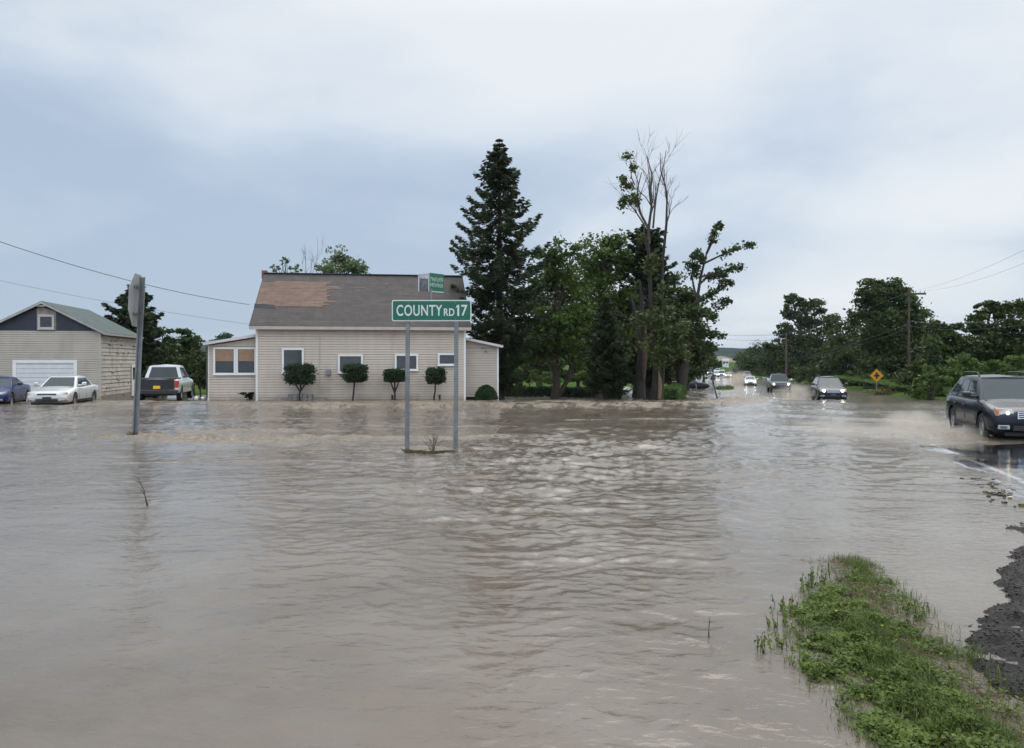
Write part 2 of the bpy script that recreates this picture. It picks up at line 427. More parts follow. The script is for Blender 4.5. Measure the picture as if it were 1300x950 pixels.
foam = foam+.55*np.clip(fbm(X*.55+8, Y*.9+2, 4)-.42, 0, 1)*ss(9, 14, Y)*ss(9, 4, X)*2
# disturbed, silt-laden water round the moving cars
spr = g2(11.0, 21.0, 2.6, 1.6)+g2(19.5, 56, 3.0, 5)+g2(13.4, 24, 1.7, 3)
H = H+spr*.05*np.clip(turb, 0, 1.2); foam = foam+spr*np.clip(turb, .2, 1)*.75
silt = ss(17, 22, Y)*ss(-1.5, 2, X-xedge(Y)+3.5)*ss(9.5, 8.5, X-xedge(Y))
# bow line that a car pushes across the road edge
ln2 = Y-(34-1.15*(X-5.5)); 
k = np.exp(-(ln2/.5)**2)*ss(4, 7, X)*ss(19, 15, X); H = H+k*.05; foam = foam+.35*k
Zw = base+H
calm = ss(1.0, 3.0, X-.13*Y)*ss(30, 22, Y)*ss(5, 8, Y)+.6*ss(15, 6, Y)
# keep the buried edge tidy: the sheet dives under the land well outside the road and beyond the flood
Zw = Zw-ss(265, 320, Y)*1.5
Fc = Fq[~((X.ravel()[Fq[:, 0]] > xedge(Y.ravel()[Fq[:, 0]])+11) & (Y.ravel()[Fq[:, 0]] > 27))]
wm = np_mesh('flood_water', np.stack([X, Y, Zw], -1).reshape(-1, 3), Fc, {'foam': np.clip(foam, 0, 1).ravel(), 'silt': silt.ravel(), 'calm': calm.ravel()})
m, N, L, b = nt_new('flood_water')
ge = N.new('ShaderNodeNewGeometry')
c = RAMP(NZ(.33, 6), (.32, (.108, .086, .064)), (.5, (.155, .128, .100)), (.68, (.195, .168, .138)))
c = MIX(ATT('silt'), c, (.22, .19, .155))
fo = ATT('foam')
mp0 = N.new('ShaderNodeMapping'); mp0.inputs['Scale'].default_value = (.8, 1.5, 3); L.new(ge.outputs['Position'], mp0.inputs[0])
def NW_(sc, det, ro):
    n = N.new('ShaderNodeTexNoise'); n.inputs['Scale'].default_value = sc; n.inputs['Detail'].default_value = det; n.inputs['Roughness'].default_value = ro; n.inputs['Distortion'].default_value = .6
    L.new(mp0.outputs[0], n.inputs['Vector']); return n.outputs[0]
fn = N.new('ShaderNodeMapRange'); L.new(MM('ADD', fo, MM('MULTIPLY', MM('SUBTRACT', NW_(7, 8, .8), .5), 3.4)), fn.inputs[0])
fn.inputs[1].default_value = .25; fn.inputs[2].default_value = .85
fcol = RAMP(NW_(5.5, 8, .8), (.34, (.10, .072, .045)), (.47, (.19, .145, .098)), (.58, (.30, .24, .175)), (.70, (.62, .55, .46)))
fcm = MM('MULTIPLY', fn.outputs[0], MM('MINIMUM', MM('MULTIPLY', fo, 4.0), 1.0))
c = MIX(fcm, c, fcol)
L.new(c, b.inputs['Base Color'])
rr = N.new('ShaderNodeMapRange'); L.new(fcm, rr.inputs[0]); rr.inputs[3].default_value = .07; rr.inputs[4].default_value = .55
L.new(rr.outputs[0], b.inputs['Roughness']); b.inputs['IOR'].default_value = 1.33
# small ripples, stretched across the current
mpn = N.new('ShaderNodeMapping'); mpn.inputs['Scale'].default_value = (1.0, 1.45, 1); mpn.inputs['Rotation'].default_value = (0, 0, R(12))
L.new(ge.outputs['Position'], mpn.inputs[0])
def NW(sc, det):
    n = N.new('ShaderNodeTexNoise'); n.inputs['Scale'].default_value = sc; n.inputs['Detail'].default_value = det; n.inputs['Roughness'].default_value = .55; n.inputs['Distortion'].default_value = .4
    L.new(mpn.outputs[0], n.inputs['Vector']); return n.outputs[0]
b1 = N.new('ShaderNodeBump'); b1.inputs['Distance'].default_value = .07; b1.inputs['Strength'].default_value = .7; L.new(NW(1.6, 3), b1.inputs['Height'])
L.new(MM('MULTIPLY', MM('SUBTRACT', 1.0, MM('MULTIPLY', ATT('calm'), .8)), .5), b1.inputs['Strength']); b2 = N.new('ShaderNodeBump'); b2.inputs['Distance'].default_value = .018; b2.inputs['Strength'].default_value = .42; L.new(NW(8, 4), b2.inputs['Height']); L.new(b1.outputs[0], b2.inputs['Normal'])
b3 = N.new('ShaderNodeBump'); b3.inputs['Distance'].default_value = .06; L.new(MM('MULTIPLY', fo, NZ(9, 6, .75)), b3.inputs['Height']); L.new(b2.outputs[0], b3.inputs['Normal'])
L.new(b3.outputs[0], b.inputs['Normal'])
finish('flood_water', wm, m, smooth=180)['kind'] = 'structure'

# ================================================================== far hills
xs = np.linspace(-2600, 3400, 240); yy = np.linspace(0, 1, 14)
U, Vv = np.meshgrid(xs, yy)
hh = 36+9*noise(xs/420, xs*0)+4*noise(xs/130, xs*0+2)+1.3*noise(xs/25, xs*0+7)
hh = hh*(1+.30*ss(200, -1200, xs))
Zh = -4+(hh[None, :]+6)*np.sin(np.clip(Vv*1.2, 0, 1)*math.pi/2)**.8+1.6*noise(U/18, Vv*12+3)
Yh = 1450+Vv*700+.06*np.abs(U)
idx = np.arange(U.size).reshape(U.shape)
Fh = np.stack([idx[:-1, :-1], idx[:-1, 1:], idx[1:, 1:], idx[1:, :-1]], -1).reshape(-1, 4)
m, N, L, b = nt_new('far_woods'); ge = N.new('ShaderNodeNewGeometry')
b.inputs['Specular IOR Level'].default_value = 0; L.new(RAMP(NZ(.02, 8, .7), (.35, (.012, .024, .020)), (.65, (.026, .045, .034))), b.inputs['Base Color']); b.inputs['Roughness'].default_value = .9
finish('hills', np_mesh('hills', np.stack([U, Yh, Zh], -1).reshape(-1, 3), Fh), m, smooth=180)['kind'] = 'structure'
# a tan stubble field on the slope beyond the road
m2 = mat('stubble', (.17, .13, .085), .9, var=.2, scale=.05)
fx = MB(); p0 = P(918, 457, 700); p1 = P(931, 457, 700)
fx.add([(p0.x-6, 690, gz(p0.x, 690)+.5), (p1.x+8, 690, gz(p1.x, 690)+.5), (p1.x+12, 780, gz(p1.x, 780)+6.2), (p0.x-6, 780, gz(p0.x, 780)+6.2)], [(0, 1, 2, 3)])
fx.build('field', m2)['kind'] = 'structure'

# ================================================================== air
hm = bpy.data.materials.new('haze'); hm.use_nodes = True; N = hm.node_tree.nodes; L = hm.node_tree.links; N.clear()
pv = N.new('ShaderNodeVolumePrincipled'); pv.inputs['Color'].default_value = (.80, .88, 1, 1); pv.inputs['Density'].default_value = .00007; pv.inputs['Anisotropy'].default_value = .2
L.new(pv.outputs[0], N.new('ShaderNodeOutputMaterial').inputs['Volume'])
hz = MB().box(-11500, 11500, -700, 3600, -8, 75).build('haze', hm); hz['kind'] = 'stuff'
# ================================================================== trees
BARK = mat('bark', (.045, .036, .029), .9, var=.35, scale=5, bump=.8, bscale=18)
BARKD = mat('dark_bark', (.030, .025, .021), .9, var=.3, scale=5, bump=.8, bscale=18)
DEADW = mat('weathered_wood', (.075, .06, .052), .9, var=.35, scale=6, bump=.8, bscale=22)
L_MAPLE = leafmat('maple_leaves', (.034, .062, .012), (.105, .16, .032))
L_DARK = leafmat('dark_leaves', (.026, .046, .013), (.072, .108, .028))
L_LIGHT = leafmat('light_leaves', (.05, .095, .02), (.125, .19, .04), .32)
L_PALE = leafmat('pale_leaves', (.085, .125, .055), (.17, .22, .10), .35)
L_OLIVE = leafmat('olive_leaves', (.038, .056, .016), (.095, .118, .034))
L_SPRUCE = leafmat('spruce_needles', (.014, .024, .009), (.044, .060, .022), .08, rough=.7)
L_FAR = leafmat('far_leaves', (.028, .055, .024), (.062, .105, .04), .2, .25)
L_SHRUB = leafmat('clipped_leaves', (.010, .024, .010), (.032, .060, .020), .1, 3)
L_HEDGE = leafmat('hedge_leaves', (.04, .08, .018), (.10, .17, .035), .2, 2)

def quads(rng, Pp, size, up=.0, asp=.55, dirs=None):
    n = len(Pp)
    a = rng.normal(size=(n, 3)) if dirs is None else dirs+rng.normal(size=(n, 3))*.25
    a[:, 2] *= (1-up)
    a /= np.linalg.norm(a, axis=1)[:, None]+1e-9
    r = rng.normal(size=(n, 3)); b = np.cross(a, r); b /= np.linalg.norm(b, axis=1)[:, None]+1e-9
    s = (size*rng.uniform(.6, 1.35, n))[:, None]
    q = np.stack([Pp-a*s*.5, Pp+b*s*asp*.5+a*s*.08, Pp+a*s*.5, Pp-b*s*asp*.5+a*s*.08], 1)
    return q
def leaf_obj(name, Q, tint, m, parent):
    V = Q.reshape(-1, 3); n = len(Q)
    me = np_mesh(name, V, np.arange(n*4).reshape(n, 4), {'tint': np.repeat(tint, 4)})
    return finish(name, me, m, parent)

def blob_leaves(rng, c, r, n, k=None, inner=.1):
    """leaf points in an uneven clump: small sub-clumps on and in an ellipsoid"""
    k = k or max(7, int(n/75))
    d = rng.normal(size=(k, 3)); d /= np.linalg.norm(d, axis=1)[:, None]
    rad = rng.uniform(inner, 1.0, k)**.6
    cs = c+d*rad[:, None]*r*.88
    w = rng.uniform(.4, 1.6, k); cnt = np.maximum(6, (n*w/w.sum()).astype(int))
    out = []; tint = []
    rs = np.array(r)*rng.uniform(.22, .58, (k, 1)); rs[:, 2] *= .8
    for i in range(k):
        q = rng.normal(size=(cnt[i], 3)); q /= np.linalg.norm(q, axis=1)[:, None]
        q = q*(rng.uniform(.05, 1, cnt[i])**.6*np.where(rng.uniform(0, 1, cnt[i]) > .86, rng.uniform(1, 1.45, cnt[i]), 1))[:, None]*rs[i]
        out.append(cs[i]+q); tint.append(np.full(cnt[i], rng.uniform(0, .75))+rng.uniform(-.15, .35, cnt[i]))
    return np.concatenate(out), np.concatenate(tint), cs

def bent(a, b, rng, k=4, j=.06):
    a = Vector(a); b = Vector(b); L_ = (b-a).length; pts = [a]
    for i in range(1, k):
        t = i/k; p = a.lerp(b, t)+Vector(rng.normal(size=3)*j*L_*.5); p.z += math.sin(t*math.pi)*L_*.06; pts.append(p)
    pts.append(b); return pts

def tree(name, label, bx, by, Y, lobes, lm=L_MAPLE, leaf=.24, dens=1.0, seed=1, trunk_r=.22, group=None, cat='tree', bark=BARK, depth=.8, base=None, inner=.1, fork=None, asp=.6):
    """lobes: foliage masses (px, py, rx, ry) at the tree's own distance; depth comes from their width"""
    rng = np.random.default_rng(seed)
    b = P(bx, by, Y); b.z = gz(b.x, Y)-.15 if base is None else base
    root = thing(name, label, cat, b, 0, group)
    pts = []; tints = []; tips = []
    for i, (px, py, rx, ry) in enumerate(lobes):
        if cat == 'tree': rx *= 1.12; ry *= 1.08
        s = Y/F
        c = P(px, py, Y)-b; r = np.array([rx*s, (rx*.6+ry*.4)*s*depth, ry*s])
        c = np.array(c)+np.array([0, rng.uniform(-.6, .6)*r[1]*1.0, 0])
        area = rx*ry*s*s*3.14
        n = int(min(14000, max(60, dens*area*4.4/(leaf*leaf*asp*.5))))
        p, t, cs = blob_leaves(rng, c, r, n, inner=inner)
        pts.append(p); tints.append(t); tips.append((c, r, cs))
    Pp = np.concatenate(pts); tt = np.concatenate(tints)
    crown = leaf_obj('crown', quads(rng, Pp, leaf, .25, asp), tt, lm, root)
    top = max(t[0][2] for t in tips); low = min(t[0][2]-t[1][2] for t in tips)
    cxm = np.mean([t[0][0] for t in tips])
    mb = MB(); hgt = max(top*.75, 1)
    tp = [(0, 0, 0), (.02*hgt, 0, hgt*.2), (cxm*.25, 0, hgt*.5), (cxm*.6, 0, hgt*.8), (cxm*.9, 0, hgt)]
    mb.tube(tp, [trunk_r*1.35, trunk_r, trunk_r*.75, trunk_r*.45, trunk_r*.12], 9)
    if fork:
        for (dx, hz_) in fork: mb.tube([(0, .1, .3), (dx*.5, .1, hgt*.25), (dx, .1, hgt*hz_)], [trunk_r*.7, trunk_r*.6, trunk_r*.3], 8)
    for c, r, cs in tips:
        st = max(.15, min(.8, (c[2]-r[2]*1.2)/hgt))
        z0 = st*hgt; f = st
        p0 = (cxm*f*.7, 0, z0)
        mb.tube(bent(p0, c, rng), [trunk_r*.45, trunk_r*.36, trunk_r*.28, trunk_r*.2, trunk_r*.08], 6)
        for q in cs[:12]:
            mb.tube(bent(np.array(c)*.6+np.array(p0)*.4, q, rng, 3), [trunk_r*.16, trunk_r*.12, trunk_r*.08, trunk_r*.03], 4, cap=False)
    mb.build('trunk', bark, root, 60)
    return root

def spruce(name, label, bx, by, Y, topy, prof_px, seed=3, lm=L_SPRUCE, dens=1.0, spray=.34, clear=.05, droop=.25, group=None, base=None, tr=.2, step=.27, cat='tree'):
    """prof_px: list of (row, left half width, right half width) in photo pixels at the tree's distance"""
    rng = np.random.default_rng(seed); s = Y/F
    b = P(bx, by, Y); b.z = gz(b.x, Y)-.1 if base is None else base
    root = thing(name, label, cat, b, 0, group)
    H = P(bx, topy, Y).z-b.z
    zs = [P(bx, r_, Y).z-b.z for r_, _, _ in prof_px][::-1]
    lw = [l*s for _, l, _ in prof_px][::-1]; rw = [r_*s for _, _, r_ in prof_px][::-1]
    P0 = []; D0 = []; T0 = []; mb = MB()
    mb.tube([(0, 0, 0), (0, 0, H*.5), (0, 0, H*.98)], [tr*1.2, tr*.7, .02], 9)
    z = H*clear
    while z < H*.985:
        nb = int(rng.integers(5, 8)); off = rng.uniform(0, 6.28)
        for k in range(nb):
            th = off+k*6.283/nb+rng.uniform(-.3, .3)
            f = (math.cos(th)+1)/2
            Lb = (np.interp(z, zs, rw)*f+np.interp(z, zs, lw)*(1-f))*rng.uniform(.52, 1.2)
            if Lb < .06: continue
            dz = -droop*Lb*rng.uniform(.6, 1.2)
            n = 9; t = np.linspace(0, 1, n)
            d = np.array([math.cos(th), math.sin(th)])
            zz = z+.1*Lb+dz*np.sin(t*1.9)*.9+.22*Lb*t**3*1.2
            bp_ = np.stack([d[0]*Lb*t, d[1]*Lb*t, zz], 1)
            if Lb > .4: mb.tube(bp_[::2], [.028, .022, .016, .011, .005], 4, cap=False)
            m_ = int(dens*(14+Lb*52))
            tt = rng.uniform(.12, 1, m_)**.8
            pp = np.stack([np.interp(tt, t, bp_[:, i]) for i in range(3)], 1)
            side = rng.choice([-1, 1], m_)
            perp = np.array([-d[1], d[0], 0])
            wd = (.10+.28*Lb*(1-tt)**.6*.7)
            off2 = side*rng.uniform(0, 1, m_)*wd
            pp = pp+perp*off2[:, None]+np.stack([np.zeros(m_), np.zeros(m_), -np.abs(off2)*.35-rng.uniform(0, .20, m_)*min(1, Lb)], 1)
            dd = np.stack([np.full(m_, d[0])*.8+perp[0]*side*.7, np.full(m_, d[1])*.8+perp[1]*side*.7, rng.uniform(-.5, .1, m_)], 1)
            P0.append(pp); D0.append(dd); T0.append(np.full(m_, rng.uniform(0, .7))+.35*tt)
        z += step*rng.uniform(.8, 1.2)*(1 if z < H*.8 else .75)
    Pp = np.concatenate(P0); D = np.concatenate(D0); T_ = np.concatenate(T0)
    leaf_obj('crown', quads(rng, Pp, spray, 0, .36, D), T_, lm, root)
    mb.build('trunk', BARKD, root, 60)
    return root

def branchy(mb, rng, p, d, L_, r, lvl, spread=.5, up=.15, tips=None, n=5):
    pts = [Vector(p)]; rad = [r]; dd = Vector(d).normalized()
    for i in range(n):
        dd = (dd+Vector(rng.normal(size=3)*.20)+Vector((0, 0, up*.3))).normalized()
        pts.append(pts[-1]+dd*L_/n); rad.append(r*(1-.75*(i+1)/n))
    mb.tube(pts, rad, 6 if r > .04 else 4, cap=False)
    if tips is not None: tips.append(pts[-1])
    if lvl <= 0: return
    for k in range(int(rng.integers(3, 6))):
        i = int(rng.integers(1, n)); ax = Vector(rng.normal(size=3)); ax = (ax-dd*ax.dot(dd)).normalized()
        nd = (pts[i+1]-pts[i]).normalized()+ax*spread*rng.uniform(.6, 1.3)+Vector((0, 0, up))
        branchy(mb, rng, pts[i], nd, L_*rng.uniform(.35, .6), max(.008, rad[i]*.5), lvl-1, spread, up, tips, 4)

# ---- the tall spruce beside the house
spruce('spruce_tree', 'tallest dark spruce with drooping boughs standing right of the tan house', 634, 505, 45, 172,
       [(175, 1, 1), (186, 9, 9), (200, 17, 18), (225, 30, 31), (245, 38, 38), (270, 50, 50), (290, 56, 55), (310, 58, 60), (335, 74, 60), (345, 68, 62), (370, 60, 66), (400, 54, 66), (440, 40, 55), (480, 26, 40)],
       seed=5, tr=.24, clear=.09, dens=1.2, spray=.26, step=.32, droop=.38)
spruce('spruce_tree', 'small young spruce on a thin stem standing in the water before the maples', 769, 500, 47, 372,
       [(372, 1, 1), (390, 10, 10), (410, 18, 17), (440, 28, 28), (470, 36, 34), (484, 34, 32)], seed=8, tr=.11, clear=.17, spray=.26, step=.22)
tree('maple_tree', 'broad green maple with forked trunks just right of the tall spruce', 703, 497, 53,
     [(703, 335, 26, 28), (728, 318, 10, 10), (690, 372, 32, 30), (722, 365, 30, 35), (700, 408, 42, 32), (738, 405, 30, 32), (680, 440, 32, 26), (725, 440, 38, 26)], L_MAPLE, .27, 1.0, 11, .24, fork=[(1.9, .8)])
tree('maple_tree', 'tall bright green maple rising behind the young spruce', 760, 493, 60,
     [(768, 318, 30, 24), (752, 340, 30, 30), (785, 335, 24, 28), (760, 375, 38, 32), (795, 385, 26, 34), (770, 420, 42, 32), (745, 445, 34, 24), (800, 440, 34, 26)], L_MAPLE, .27, 1.0, 12, .25)
spruce('pine_tree', 'dense blackish pine behind the dead tree with bare top', 822, 492, 60, 285,
       [(285, 8, 8), (292, 24, 20), (310, 24, 20), (322, 30, 26), (340, 34, 32), (360, 30, 34), (385, 36, 38), (420, 34, 36), (460, 30, 30)], seed=15, tr=.3, clear=.12, spray=.42, droop=.1, step=.34)
tree('leafy_tree', 'bushy hazy green tree right of the dead trunks, above the clipped hedge', 862, 486, 62,
     [(846, 362, 22, 18), (868, 385, 28, 26), (842, 395, 26, 26), (836, 425, 32, 28), (866, 425, 32, 28), (885, 450, 22, 20), (850, 452, 34, 22)], L_OLIVE, .28, 1.0, 13, .25)
tree('leafy_tree', 'olive green tree filling the gap behind the broken trunk', 806, 492, 66,
     [(812, 385, 24, 20), (800, 410, 30, 26), (825, 415, 32, 28), (790, 440, 34, 26), (825, 450, 40, 26), (805, 468, 44, 14)], L_OLIVE, .28, .9, 14, .2)

# ---- dead tree with a split trunk and bare crown
rng = np.random.default_rng(21)
b = P(833, 504, 45.5); b.z = gz(b.x, b.y)-.1
root = thing('dead_tree', 'tallest dead tree with split trunk in the water and bare twigs on top', 'tree', b)
mb = MB(); q = lambda px, py, dy=0: tuple(P(px, py, 45.5+dy)-b)
mb.tube([q(834, 508), q(834, 470), q(829, 430), q(826, 380), q(824, 330), q(822, 300)], [.34, .24, .15, .12, .10, .08], 10)
mb.tube([q(838, 508, .2), q(842, 450, .3), q(840, 400, .2), q(841, 335, 0), q(846, 285, 0), q(847, 245, 0)], [.18, .12, .09, .08, .07, .04], 8)
mb.build('trunk', BARKD, root, 60)
mb = MB(); tips = []
sp1 = [((822, 305), (800, 205), .09), ((824, 310), (829, 200), .09), ((822, 318), (812, 235), .07), ((847, 250), (853, 192), .05), ((829, 290), (838, 188), .06), ((843, 300), (862, 225), .05), ((826, 260), (815, 180), .04), ((806, 235), (783, 186), .035), ((847, 262), (838, 215), .03)]
for (a_, c_, r_) in sp1:
    A_ = Vector(q(*a_)); C_ = Vector(q(*c_, rng.uniform(-.8, .8))); 
    branchy(mb, rng, A_, C_-A_, (C_-A_).length, r_, 2, .42, .12, tips)
mb.build('bare_branches', DEADW, root, 60)
pp = []; tt = []
for (px, py, rx, ry, n) in [(797, 198, 5, 6, 60), (803, 212, 4, 5, 40), (792, 228, 11, 8, 190), (797, 238, 9, 6, 120), (799, 255, 14, 9, 330), (790, 260, 7, 5, 80), (808, 250, 6, 9, 90), (826, 330, 14, 22, 260), (815, 300, 7, 9, 80), (836, 380, 20, 25, 250), (822, 430, 18, 20, 200), (836, 405, 26, 20, 500), (852, 425, 28, 20, 700), (838, 448, 26, 16, 600), (862, 445, 20, 16, 400), (815, 405, 18, 16, 250)]:
    p, t, _ = blob_leaves(rng, np.array(q(px, py, -1.2 if py > 400 else 0)), np.array([rx, rx, ry])*45.5/F, int(n*(.55 if py < 300 else .9)), 9); p = p+rng.normal(size=p.shape)*.09; pp.append(p); tt.append(t)
pp = np.concatenate(pp); leaf_obj('leaf_clumps', quads(rng, pp, .22, .2, .6), np.concatenate(tt), L_OLIVE, root)
mb = MB(); mb.tube([q(837, 507, -.36), q(838, 488, -.36), q(836, 470, -.30)], [.10, .12, .02], 6)
mb.build('bare_wood', mat('raw_wood', (.19, .125, .08), .85, var=.35, scale=7), root, 60)

b = P(812, 501, 47.5); b.z = gz(b.x, b.y)-.1
root = thing('dead_tree', 'thick broken trunk with reddish peeling bark, left of the split dead tree', 'tree', b)
mb = MB(); q = lambda px, py, dy=0: tuple(P(px, py, 47.5+dy)-b)
mb.tube([q(811, 506), q(812, 480), q(815, 450), q(817, 415), q(814, 380), q(812, 355)], [.42, .30, .24, .17, .10, .04], 10)
mb.tube([q(815, 440), q(807, 400), q(800, 372)], [.2, .14, .05], 7)
mb.build('trunk', BARKD, root, 60)
mb = MB(); mb.tube([q(817, 482, -.3), q(818, 455, -.3), q(819, 430, -.22), q(819, 412, -.18)], [.10, .17, .15, .03], 7)
mb.build('peeled_wood', mat('peeled_wood', (.085, .048, .035), .8, var=.35, scale=6), root, 60)
mb = MB()
for k in range(9):
    a_ = Vector(q(rng.uniform(808, 818), rng.uniform(380, 450))); branchy(mb, rng, a_, (rng.uniform(-1, 1), rng.uniform(-.6, .6), .5), rng.uniform(1, 2.2), .04, 1, .5)
mb.build('broken_branches', DEADW, root, 60)

# ---- leaning broken tree reaching over the road
rng = np.random.default_rng(31)
b = P(868, 486, 57); b.z = gz(b.x, b.y)-.1
root = thing('leaning_tree', 'ragged tree leaning right over the road with separate leafy boughs', 'tree', b)
q = lambda px, py, dy=0: tuple(P(px, py, 57+dy)-b)
mb = MB()
mb.tube([q(868, 488), q(872, 450), q(878, 415), q(884, 385), q(890, 350), q(897, 322), (q(907, 292))], [.24, .19, .15, .12, .09, .06, .03], 9)
bo = [((880, 405), (905, 398), (922, 383)), ((884, 385), (910, 372), (925, 360)), ((889, 352), (915, 345), (938, 340)), ((893, 335), (920, 322), (952, 312)), ((884, 380), (878, 350), (884, 322)), ((876, 425), (897, 425), (913, 428)), ((880, 400), (893, 395), (905, 405)), ((897, 322), (905, 306), (912, 288)), ((887, 362), (900, 350), (918, 352))]
lob = []
for a_, m_, c_ in bo:
    dy = rng.uniform(-1.2, 1.2)
    mb.tube([q(*a_), q(*m_, dy*.5), q(*c_, dy)], [.09, .06, .02], 6)
    for t in (.45, .7, .92, 1.05):
        px = a_[0]*(1-t)**2+2*m_[0]*t*(1-t)+c_[0]*t*t if t <= 1 else c_[0]+2
        py = a_[1]*(1-t)**2+2*m_[1]*t*(1-t)+c_[1]*t*t if t <= 1 else c_[1]+1
        lob.append((px, py-2, 8 if t < 1 else 5, 5 if t < 1 else 3.5, dy*t))
mb.build('trunk', BARK, root, 60)
lob += [(888, 330, 12, 9, 0), (880, 340, 10, 10, 0), (895, 380, 10, 8, 0), (878, 395, 14, 12, 0), (885, 425, 14, 10, 0), (892, 445, 16, 9, 0), (905, 437, 9, 6, 0), (870, 415, 14, 14, 0), (868, 445, 14, 14, 0)]
pp = []; tt = []
for (px, py, rx, ry, dy) in lob:
    p, t, _ = blob_leaves(rng, np.array(q(px, py, dy)), np.array([rx, rx*1.1, ry])*57/F, int(rx*ry*1.7), 9); p = p+rng.normal(size=p.shape)*.10; pp.append(p); tt.append(t)
leaf_obj('crown', quads(rng, np.concatenate(pp), .25, .3, .6), np.concatenate(tt), L_DARK, root)

# ---- trees behind the house and on the left
tree('leafy_tree', 'pale round tree crown showing above the house roof', 432, 485, 78,
     [(432, 333, 26, 19), (413, 346, 17, 13), (452, 347, 14, 13), (432, 365, 30, 18), (432, 400, 40, 26)], L_PALE, .32, .8, 41, .28)
tree('leafy_tree', 'sparse thin crown poking above the left end of the roof', 362, 485, 76,
     [(350, 340, 7, 5), (363, 333, 6, 6), (376, 342, 8, 6), (362, 352, 16, 8), (362, 385, 26, 20)], L_PALE, .30, .55, 42, .2)
rng = np.random.default_rng(5); b = P(397, 485, 77); b.z = gz(b.x, b.y)
root = thing('bare_tree', 'leafless twigs between the two crowns above the roof', 'tree', b)
mb = MB(); branchy(mb, rng, (0, 0, 0), (.02, 0, 1), 11.2, .16, 3, .45, .25); mb.build('trunk', DEADW, root, 60)
spruce('spruce_tree', 'broad hazy conifer behind the leaning stop sign', 172, 492, 64, 357,
       [(357, 2, 2), (366, 12, 10), (378, 22, 20), (392, 34, 26), (410, 38, 33), (440, 42, 38), (470, 46, 40), (485, 44, 38)], seed=44, tr=.3, clear=.05, spray=.55, step=.36)
tree('leafy_tree', 'rounded dark tree between the conifer and the porch', 232, 492, 70,
     [(238, 425, 20, 11), (225, 440, 26, 16), (246, 445, 18, 14), (228, 465, 32, 20), (250, 470, 20, 16)], L_DARK, .30, 1, 45, .22)
tree('leafy_tree', 'low dark tree right behind the pickup', 208, 492, 67,
     [(206, 424, 14, 10), (200, 445, 24, 18), (212, 468, 28, 20)], L_DARK, .30, 1, 46, .2)
tree('leafy_tree', 'small far tree top just left of the porch roof', 283, 480, 120,
     [(283, 427, 10, 7), (278, 440, 14, 12), (290, 445, 14, 12), (284, 460, 22, 14)], L_FAR, .5, 1, 47, .2)
for i, (px, tp_) in enumerate([(228, 455), (237, 447), (246, 443), (254, 450), (262, 446), (271, 452)]):
    Yc = 61+i*.35; r0 = 7.5
    tree('arborvitae', ['leftmost narrow arborvitae beside the pickup', 'second narrow arborvitae from the pickup', 'third arborvitae from the pickup, the tallest', 'fourth arborvitae from the pickup', 'fifth arborvitae, close to the porch corner', 'last arborvitae, partly behind the porch'][i],
         px, 493, Yc, [(px, tp_+8, r0*.55, 9), (px, tp_+20, r0*.85, 13), (px, tp_+34, r0, 13)], L_DARK, .17, 1.3, 60+i, .07, group='arborvitae row behind the driveway', cat='shrub', inner=.1)

# ---- woods closing the view behind the lawn
bgl = ['behind the house annex', 'behind the tall spruce trunk', 'left of the maple trunks', 'behind the maple trunks', 'right of the maple trunks', 'behind the young spruce', 'behind the broken trunk', 'behind the dead tree', 'above the green hedge', 'right of the green hedge']
for i, px in enumerate([628, 655, 682, 706, 733, 760, 788, 820, 848, 872]):
    rg = np.random.default_rng(70+i); j = rg.uniform(-5, 5)
    tree('background_tree', 'dark bushy tree at the far side of the flooded lawn, '+bgl[i], px, 486, 84+rg.uniform(-3, 6),
         [(px+j, 432+rg.uniform(-8, 8), 22, 20), (px-12, 455, 20, 16), (px+12, 458, 20, 16), (px, 474, 22, 12), (px+8, 478, 20, 9)], [L_DARK, L_MAPLE, L_OLIVE][i % 3], .38, .9, 70+i, .2, group='trees beyond the flooded lawn')
for i, (px, py) in enumerate([(655, 470), (672, 474), (745, 472), (700, 478)]):
    tree('bush', ['yellow green bush behind the hedge near the annex', 'yellow green bush under the tall spruce', 'yellow green bush between the maple and young spruce', 'low yellow green bush beside the maple trunk'][i], px, 488, 76,
         [(px, py, 12, 9), (px+8, py+7, 12, 7), (px-7, py+6, 11, 8)], L_LIGHT, .26, .8, 90+i, .06, cat='shrub')

